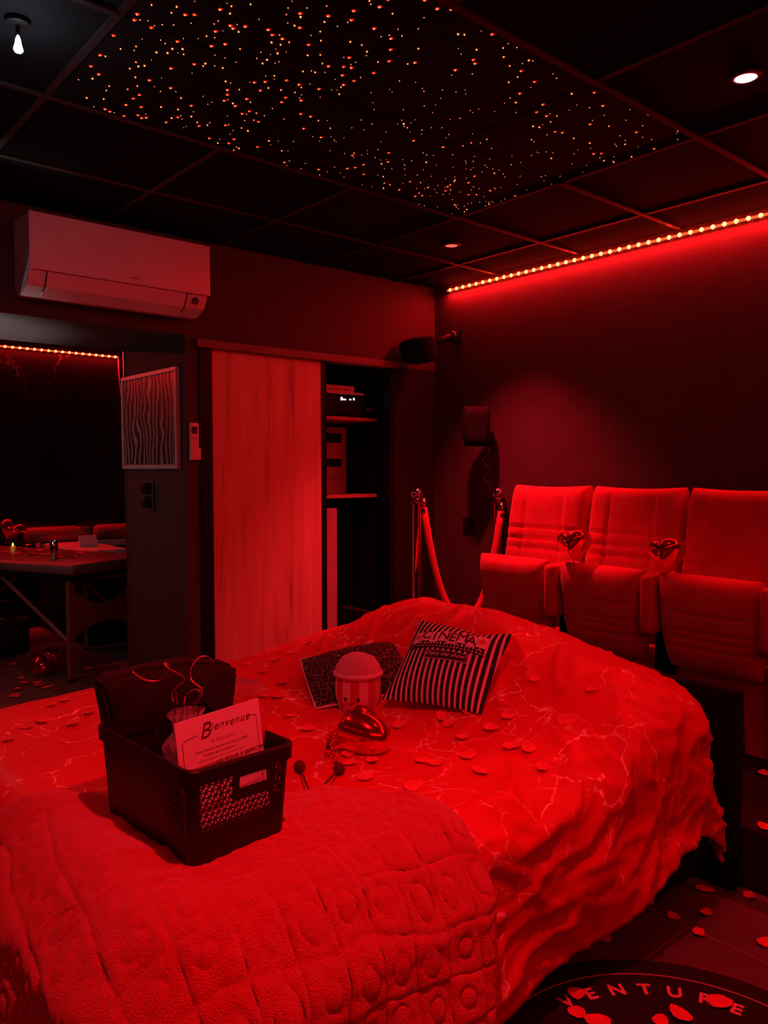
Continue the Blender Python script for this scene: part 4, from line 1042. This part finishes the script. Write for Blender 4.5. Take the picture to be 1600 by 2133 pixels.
for k, (x, y, big) in enumerate(stars):
    if k < 300:
        o = bpy.data.objects.new('star', rng.choice(mb) if big else rng.choice(mw_)); COL.objects.link(o); o.parent = t; o.location = (x, y, .001)
        if big and rng.random() < .5:
            g = bpy.data.objects.new('star_halo', mh); COL.objects.link(g); g.parent = o; g.location = (.001, -.001, 0)
    else:
        r = rng.choice((.0013, .0017, .0021)); lathe(rest, [(r * .2, -.002), (r * .75, -.0016), (r, 0), (r, .001)], 6, c=(x, y, .001))
o = obj('star_field', rest, SW, t); o['kind'] = 'stuff'

# small white ceiling lamp at the left
p = atz(38, 92, 2.44)
t = thing('ceiling_lamp', 'small ceiling lamp glowing cool white left of the starry panel', 'lamp', (p.x, p.y, H - .002))
b_ = B(); lathe(b_, [(.03, 0), (.03, -.008), (.012, -.012)], 20); obj('mount', b_, BLACK, t, auto=True)
b_ = B(); tube(b_, [(0, 0, -.01), (0, 0, -.035)], .006, 8); obj('stem', b_, BLACK, t)
b_ = B(); lathe(b_, [(.003, .026), (.007, .016), (.009, .004), (.013, -.010), (.009, -.016), (.001, -.018)], 8); obj('glass', b_, mat('cool_glow', (.8, .85, 1), .1, emit=(.72, .80, 1), estr=2.2), t, loc=(0, 0, -.062))
ld = bpy.data.lights.new('cool_small', 'POINT'); ld.energy = 1.4; ld.color = (.70, .80, 1); ld.shadow_soft_size = .02
lo = bpy.data.objects.new('lamp_light', ld); COL.objects.link(lo); lo.parent = t; lo.location = (0, 0, -.10)

# ------------------------------------------------------------------ round mat with lettering
MC = Vector((1.515, .785)); 
t = thing('round_mat', 'round black floor mat with red lettering around its edge', 'mat', (MC.x, MC.y, .0008))
b_ = B(); lathe(b_, [(.505, 0), (.512, .004), (.505, .009), (.44, .010), (.001, .010)], 72); obj('pile', b_, mat('mat_black', (.010, .008, .009), .9, bump=.5, bscale=300), t, auto=True)
b_ = B(); tube(b_, [(.441 * cos(a), .441 * sin(a), .0098) for a in [2 * pi * k / 96 for k in range(96)]], .0022, 6, closed=True); obj('border_ring', b_, mat('mat_line', (.45, .30, .30), .8), t, smooth=True)
ML = mat('mat_letter', (.85, .45, .45), .9, bump=.4, bscale=300)
for k, chx in enumerate('VENTURE'):
    a = radians(78.5 - 11.0 * k); b_ = text_bm(chx, .056, bold=.0015, extrude=.001)
    obj('letter', b_, ML, t, loc=(.376 * cos(a), .376 * sin(a), .0112), rot=(0, 0, a - pi / 2))

# ------------------------------------------------------------------ next room: massage table, tub, bag
TZ = .75
cN = atz(150, 1178, TZ); ang = math.atan2(.39, .92)
t = thing('massage_table', 'padded massage table on wooden legs in the next room', 'massage table', (cN.x, cN.y, 0), rz=ang)
TWI, TLE = .70, 1.85
LEATH = mat('table_leather', (.17, .12, .12), .38, bump=.1, bscale=150)
b_ = B(); bx(b_, (TWI / 2, TLE / 2, TZ - .035), (TWI, TLE, .07), bev=.026); obj('padded_top', b_, LEATH, t, smooth=True)
b_ = B(); bx(b_, (TWI / 2, TLE / 2, TZ - .085), (TWI - .05, TLE - .06, .035)); obj('under_frame', b_, BLACKM, t)
for yy in (.10, TLE - .10):
    for xx in (.07, TWI - .07):
        b_ = B(); bx(b_, (xx, yy, (TZ - .10) / 2 + .01), (.045, .03, TZ - .12), bev=.003); lg = obj('leg', b_, TWOOD, t)
        b_ = B(); lathe(b_, [(.026, 0), (.022, .02)], 12); obj('rubber_foot', b_, BLACK, lg, loc=(xx, yy, 0))
        b_ = B(); lathe(b_, [(.022, -.012), (.022, .012)], 12, M=Matrix.Translation((xx, yy - .02, .22)) @ Matrix.Rotation(pi / 2, 4, 'X')); obj('clamp_knob', b_, TWOOD, lg)
    cur = []
    n = 14
    for k in range(n + 1): s = k / n; cur.append((.07 + s * (TWI - .14), .60 - .14 * sin(pi * s)))
    for k in range(n + 1): s = 1 - k / n; cur.append((.07 + s * (TWI - .14), .26 + .085 * sin(pi * s)))
    b_ = B(); prism(b_, cur, lambda u, v, w_: Vector((u, yy - .009 + w_, v)), .018); obj('brace_panel', b_, TWOOD, t)
for xx in (.07, TWI - .07):
    for y0, y1 in ((.10, .78), (TLE - .10, TLE - .78)):
        b_ = B(); tube(b_, [(xx, y0, .24), (xx, (y0 + y1) / 2, .45), (xx, y1, .66)], .015, 4); obj('diagonal_brace', b_, TWOOD, t)
        b_ = B(); tube(b_, [(xx + .02, y0, .30), (TWI / 2, TLE / 2, .42)], .0025, 5); obj('tension_cable', b_, STEEL, t)
TM = t.matrix_basis
def on_table(px, py): return atz(px, py, TZ + .0015)
p = on_table(24, 1134); balloon('heart balloon standing on the massage table', (p.x, p.y, TZ + .10), .21, heart_rot(Vector((0, 0, 1)) + RIGHT * .5, -FWD + RIGHT * .4), .6, 5, 'red foil heart balloons')
p = on_table(27, 1142)
t = thing('led_candle', 'tiny candle with a yellow glowing flame on the massage table', 'candle', (p.x, p.y, TZ + .0005))
b_ = B(); lathe(b_, [(.017, 0), (.018, .004), (.018, .016), (.010, .016)], 16); obj('cup', b_, mat('candle_cup', (.5, .25, .1), .5, emit=(1, .25, .02), estr=.25), t, smooth=True)
b_ = B(); lathe(b_, [(.003, .016), (.007, .022), (.006, .032), (.001, .044)], 10); obj('flame', b_, mat('candle_flame', (1, .7, .1), .4, emit=(1, .62, .06), estr=3), t, smooth=True)
p = on_table(113, 1164)
t = thing('metal_tumbler', 'small shiny metal cylinder standing on the massage table', 'tumbler', (p.x, p.y, TZ + .0005))
b_ = B(); lathe(b_, [(.024, 0), (.026, .003), (.026, .115), (.022, .122), (.020, .112)], 20); obj('cup_wall', b_, CHROME, t, auto=True)
# tub
tc_ = atz(178, 1348, .02)
TX, TY, TH = tc_.x, tc_.y, .735
TXE, TYE = FX1 - .01, FY1 - .03
t = thing('hot_tub', 'dark panelled tub with a white rim behind the massage table', 'hot tub', (TX, TY, 0))
lx, ly = TXE - TX, TYE - TY
b_ = B()
for (x0, y0, x1, y1) in ((.01, .01, lx, .03), (.01, .01, .03, ly), (lx - .02, .01, lx, ly), (.01, ly - .02, lx, ly)): box2(b_, (x0, y0, .01), (x1, y1, TH - .05))
obj('side_panels', b_, BLACKM, t)
STW = mat('tub_trim_steel', (.55, .52, .52), .35, .8)
for (a, c) in (((0, 0, 0), (.022, .022, TH - .05)), ((0, 0, 0), (lx, .018, .015)), ((0, 0, 0), (.018, ly, .015)), ((0, 0, .52), (lx, .02, .55)), ((0, 0, .52), (.02, ly, .55))):
    b_ = B(); box2(b_, a, c); obj('edge_trim', b_, STW, t)
b_ = B(); inx = .34
box2(b_, (-.01, -.01, TH - .06), (inx, ly, TH), bev=.012); box2(b_, (inx, -.01, TH - .06), (lx, .07, TH), bev=.012); box2(b_, (inx, ly - .22, TH - .06), (lx, ly, TH), bev=.012); box2(b_, (lx - .10, .0, TH - .06), (lx, ly, TH), bev=.012)
obj('rim', b_, WHITE, t, auto=True)
b_ = B(); box2(b_, (.05, .04, .12), (lx - .05, ly - .05, .45)); obj('basin', b_, BLACK, t)
a = aty(165, 1117, TY + .30) - Vector((TX, TY, 0)); c = aty(205, 1145, TY + .30) - Vector((TX, TY, 0))
b_ = B(); prism(b_, [(a.x, TH - .01), (a.x + .005, a.z), (c.x - .02, a.z + .005), (c.x + .01, TH - .01)], lambda u, v, w_: Vector((u, .30 + w_, v)), .03); obj('raised_panel', b_, WHITE, t)
for x0, x1, lab in ((aty(52, 1110, 6.78).x, aty(163, 1110, 6.78).x, 'dark padded roll on the tub edge nearer the massage table'), (aty(197, 1110, 6.78).x, FX1 - .05, 'dark padded roll on the tub edge nearer the picture wall')):
    ln = x1 - x0; b_ = B(); lathe(b_, [(.001, -ln / 2), (.055, -ln / 2 + .003), (.065, -ln / 2 + .02), (.065, ln / 2 - .02), (.055, ln / 2 - .003), (.001, ln / 2)], 20, M=Matrix.Rotation(pi / 2, 4, 'Y'))
    tag(obj('headrest_roll', b_, mat('roll_vinyl', (.30, .10, .10), .45), smooth=True, loc=((x0 + x1) / 2, 6.78, TH + .066)), lab, 'headrest', 'padded rolls on the tub')
p = aty(171, 1100, 6.72); b_ = B(); bx(b_, (0, 0, .06), (.085, .08, .12), bev=.006); tag(obj('toiletry_box', b_, mat('box_grey', (.20, .16, .16), .5), loc=(p.x + .02, 6.74, TH + .001)), 'small grey box between the padded rolls on the tub', 'box')
# black holdall on the floor
p = atz(50, 1372, 0)
t = thing('holdall_bag', 'black holdall bag on the floor under the massage table', 'bag', (p.x - .35, p.y + .35, 0), rz=radians(-14))
b_ = B(); pad(b_, .95, .26, .42, nu=30, nv=22, p=3.2, q=.6, M=Matrix.Translation((0, 0, .13)))
for v in b_.verts: v.co += Vector((0, 0, .03 * noise.noise(v.co * 7))) * smoothstep(.05, .2, v.co.z); v.co.z = max(v.co.z, .001)
obj('bag_body', b_, mat('bag_nylon', (.010, .010, .011), .7), t, smooth=True)
b_ = B(); tube(b_, [(-.1 + .42 * k / 12, -.10 + .03 * sin(k), .262 + .045 * sin(pi * k / 12)) for k in range(13)], .010, 6, flat=.35); obj('strap', b_, mat('strap_grey', (.35, .2, .18), .5), t, smooth=True)
for k in range(2):
    b_ = B(); bx(b_, (.30 + .05 * k, -.08, .235 + .008 * k), (.05, .04, .012), rz=.3, bev=.003); obj('buckle', b_, STEEL, t)

# ------------------------------------------------------------------ rose petals
def petal_mesh(seed):
    b_ = B(); rg = random.Random(seed); n, m_ = 12, 4; s = rg.uniform(.017, .023); el = rg.uniform(1.0, 1.4); cu_ = rg.uniform(.05, .28)
    c = b_.verts.new((0, 0, 0)); prev = None
    for j in range(1, m_ + 1):
        ring = []
        for i in range(n):
            a = 2 * pi * i / n; r = s * (j / m_) * (1 - .16 * abs(sin(a / 2 + .4)) ** 6 + .07 * sin(3 * a + seed))
            x, y = r * el * cos(a), r * sin(a); ring.append(b_.verts.new((x, y, cu_ * (x * x + .6 * y * y) / s + .0012 * sin(5 * a + seed) * j / m_)))
        for i in range(n):
            k = (i + 1) % n
            b_.faces.new((c, ring[i], ring[k]) if prev is None else (prev[i], ring[i], ring[k], prev[k]))
        prev = ring
    me = bpy.data.meshes.new('rose_petal'); b_.to_mesh(me); b_.free(); me.materials.append(PETALM)
    for p_ in me.polygons: p_.use_smooth = True
    return me
PM = [petal_mesh(k) for k in range(6)]; prng = random.Random(5)
def petal(pos, n, label, group, sc=1.0):
    o = bpy.data.objects.new('rose_petal', prng.choice(PM)); COL.objects.link(o)
    q_ = n.to_track_quat('Z', 'Y').to_matrix().to_4x4() @ Matrix.Rotation(prng.uniform(0, 2 * pi), 4, 'Z') @ Matrix.Rotation(prng.uniform(-.25, .25), 4, 'X') @ Matrix.Diagonal((sc, sc, sc, 1))
    q_.translation = pos + n * .004
    o.matrix_world = q_; tag(o, label, 'petal', group)
UPV = Vector((0, 0, 1))
bedp = [(644, 1339), (670, 1393), (674, 1380), (588, 1425), (579, 1454), (607, 1493), (833, 1512), (936, 1509), (920, 1495), (976, 1483), (1024, 1517), (961, 1537), (724, 1573), (731, 1591), (777, 1587), (880, 1587), (906, 1593), (973, 1576), (1067, 1556), (1100, 1560), (1116, 1414), (520, 1384), (547, 1452), (55, 1515), (88, 1502), (135, 1460), (150, 1510), (184, 1486), (16, 1542), (1233, 1436), (1180, 1500), (640, 1520), (668, 1365), (575, 1375), (860, 1640), (1060, 1490), (430, 1395), (108, 1470), (1130, 1600), (760, 1620), (1000, 1610), (548, 1400), (610, 1360)]
for q_ in bedp:
    h_, n_ = bed_hit(*q_)
    x_, y_ = q_
    zone = 'left of the basket' if x_ < 200 else 'between the oak door and the popcorn plush' if y_ < 1470 and x_ < 700 else 'beside the striped cushion, towards the seats' if x_ > 1010 else 'just in front of the striped cushion' if x_ > 800 and y_ < 1545 else 'around the heart balloon on the bed' if x_ < 800 else 'between the striped cushion and the throw'
    if h_: petal(h_, n_ if n_.z > 0 else -n_, 'red rose petal on the duvet ' + zone, 'duvet petals ' + zone)
for q_ in ((135, 1588), (725, 1662), (560, 1700 - 60)):
    h_, n_ = hit(*q_, BV_B)
    if h_: petal(h_, n_ if n_.z > 0 else -n_, 'red rose petal lying on the fleece throw', 'petals on the throw')
for q_ in ((1456, 1946), (1590, 1966), (1472, 1904), (1403, 1912), (1467, 1853), (1562, 1869), (1262, 1959)): petal(atz(*q_, .001), UPV, 'red rose petal on the floor tiles beside the bed', 'petals on the tiles')
for q_ in ((1202, 2073), (1202, 2111), (1375, 2128), (1418, 2116), (1497, 2088), (1247, 2131)): petal(atz(*q_, .0135), UPV, 'red rose petal on the round mat', 'petals on the mat', 1.05)
for q_ in ((1567, 1552), (1567, 1572), (1590, 1612), (1595, 1725)): petal(atz(*q_, .202), UPV, 'red rose petal on the black platform', 'petals on the platform')
for q_ in ((43, 1414), (52, 1423), (79, 1423), (82, 1429), (98, 1432), (37, 1437), (167, 1410), (184, 1395), (26, 1384), (30, 1450)): petal(atz(*q_, .001), UPV, 'red rose petal on the floor of the next room', 'petals on the next floor', 1.3)
for q_ in ((60, 1137), (92, 1138), (40, 1143), (88, 1144), (84, 1147), (50, 1148), (12, 1151), (36, 1154), (66, 1156), (97, 1156), (129, 1157), (129, 1162), (151, 1161), (154, 1145), (159, 1149), (165, 1152), (165, 1156), (211, 1149), (210, 1156), (237, 1151), (142, 1142)): petal(on_table(*q_), UPV, 'red rose petal scattered on the massage table', 'petals on the massage table', 1.2)
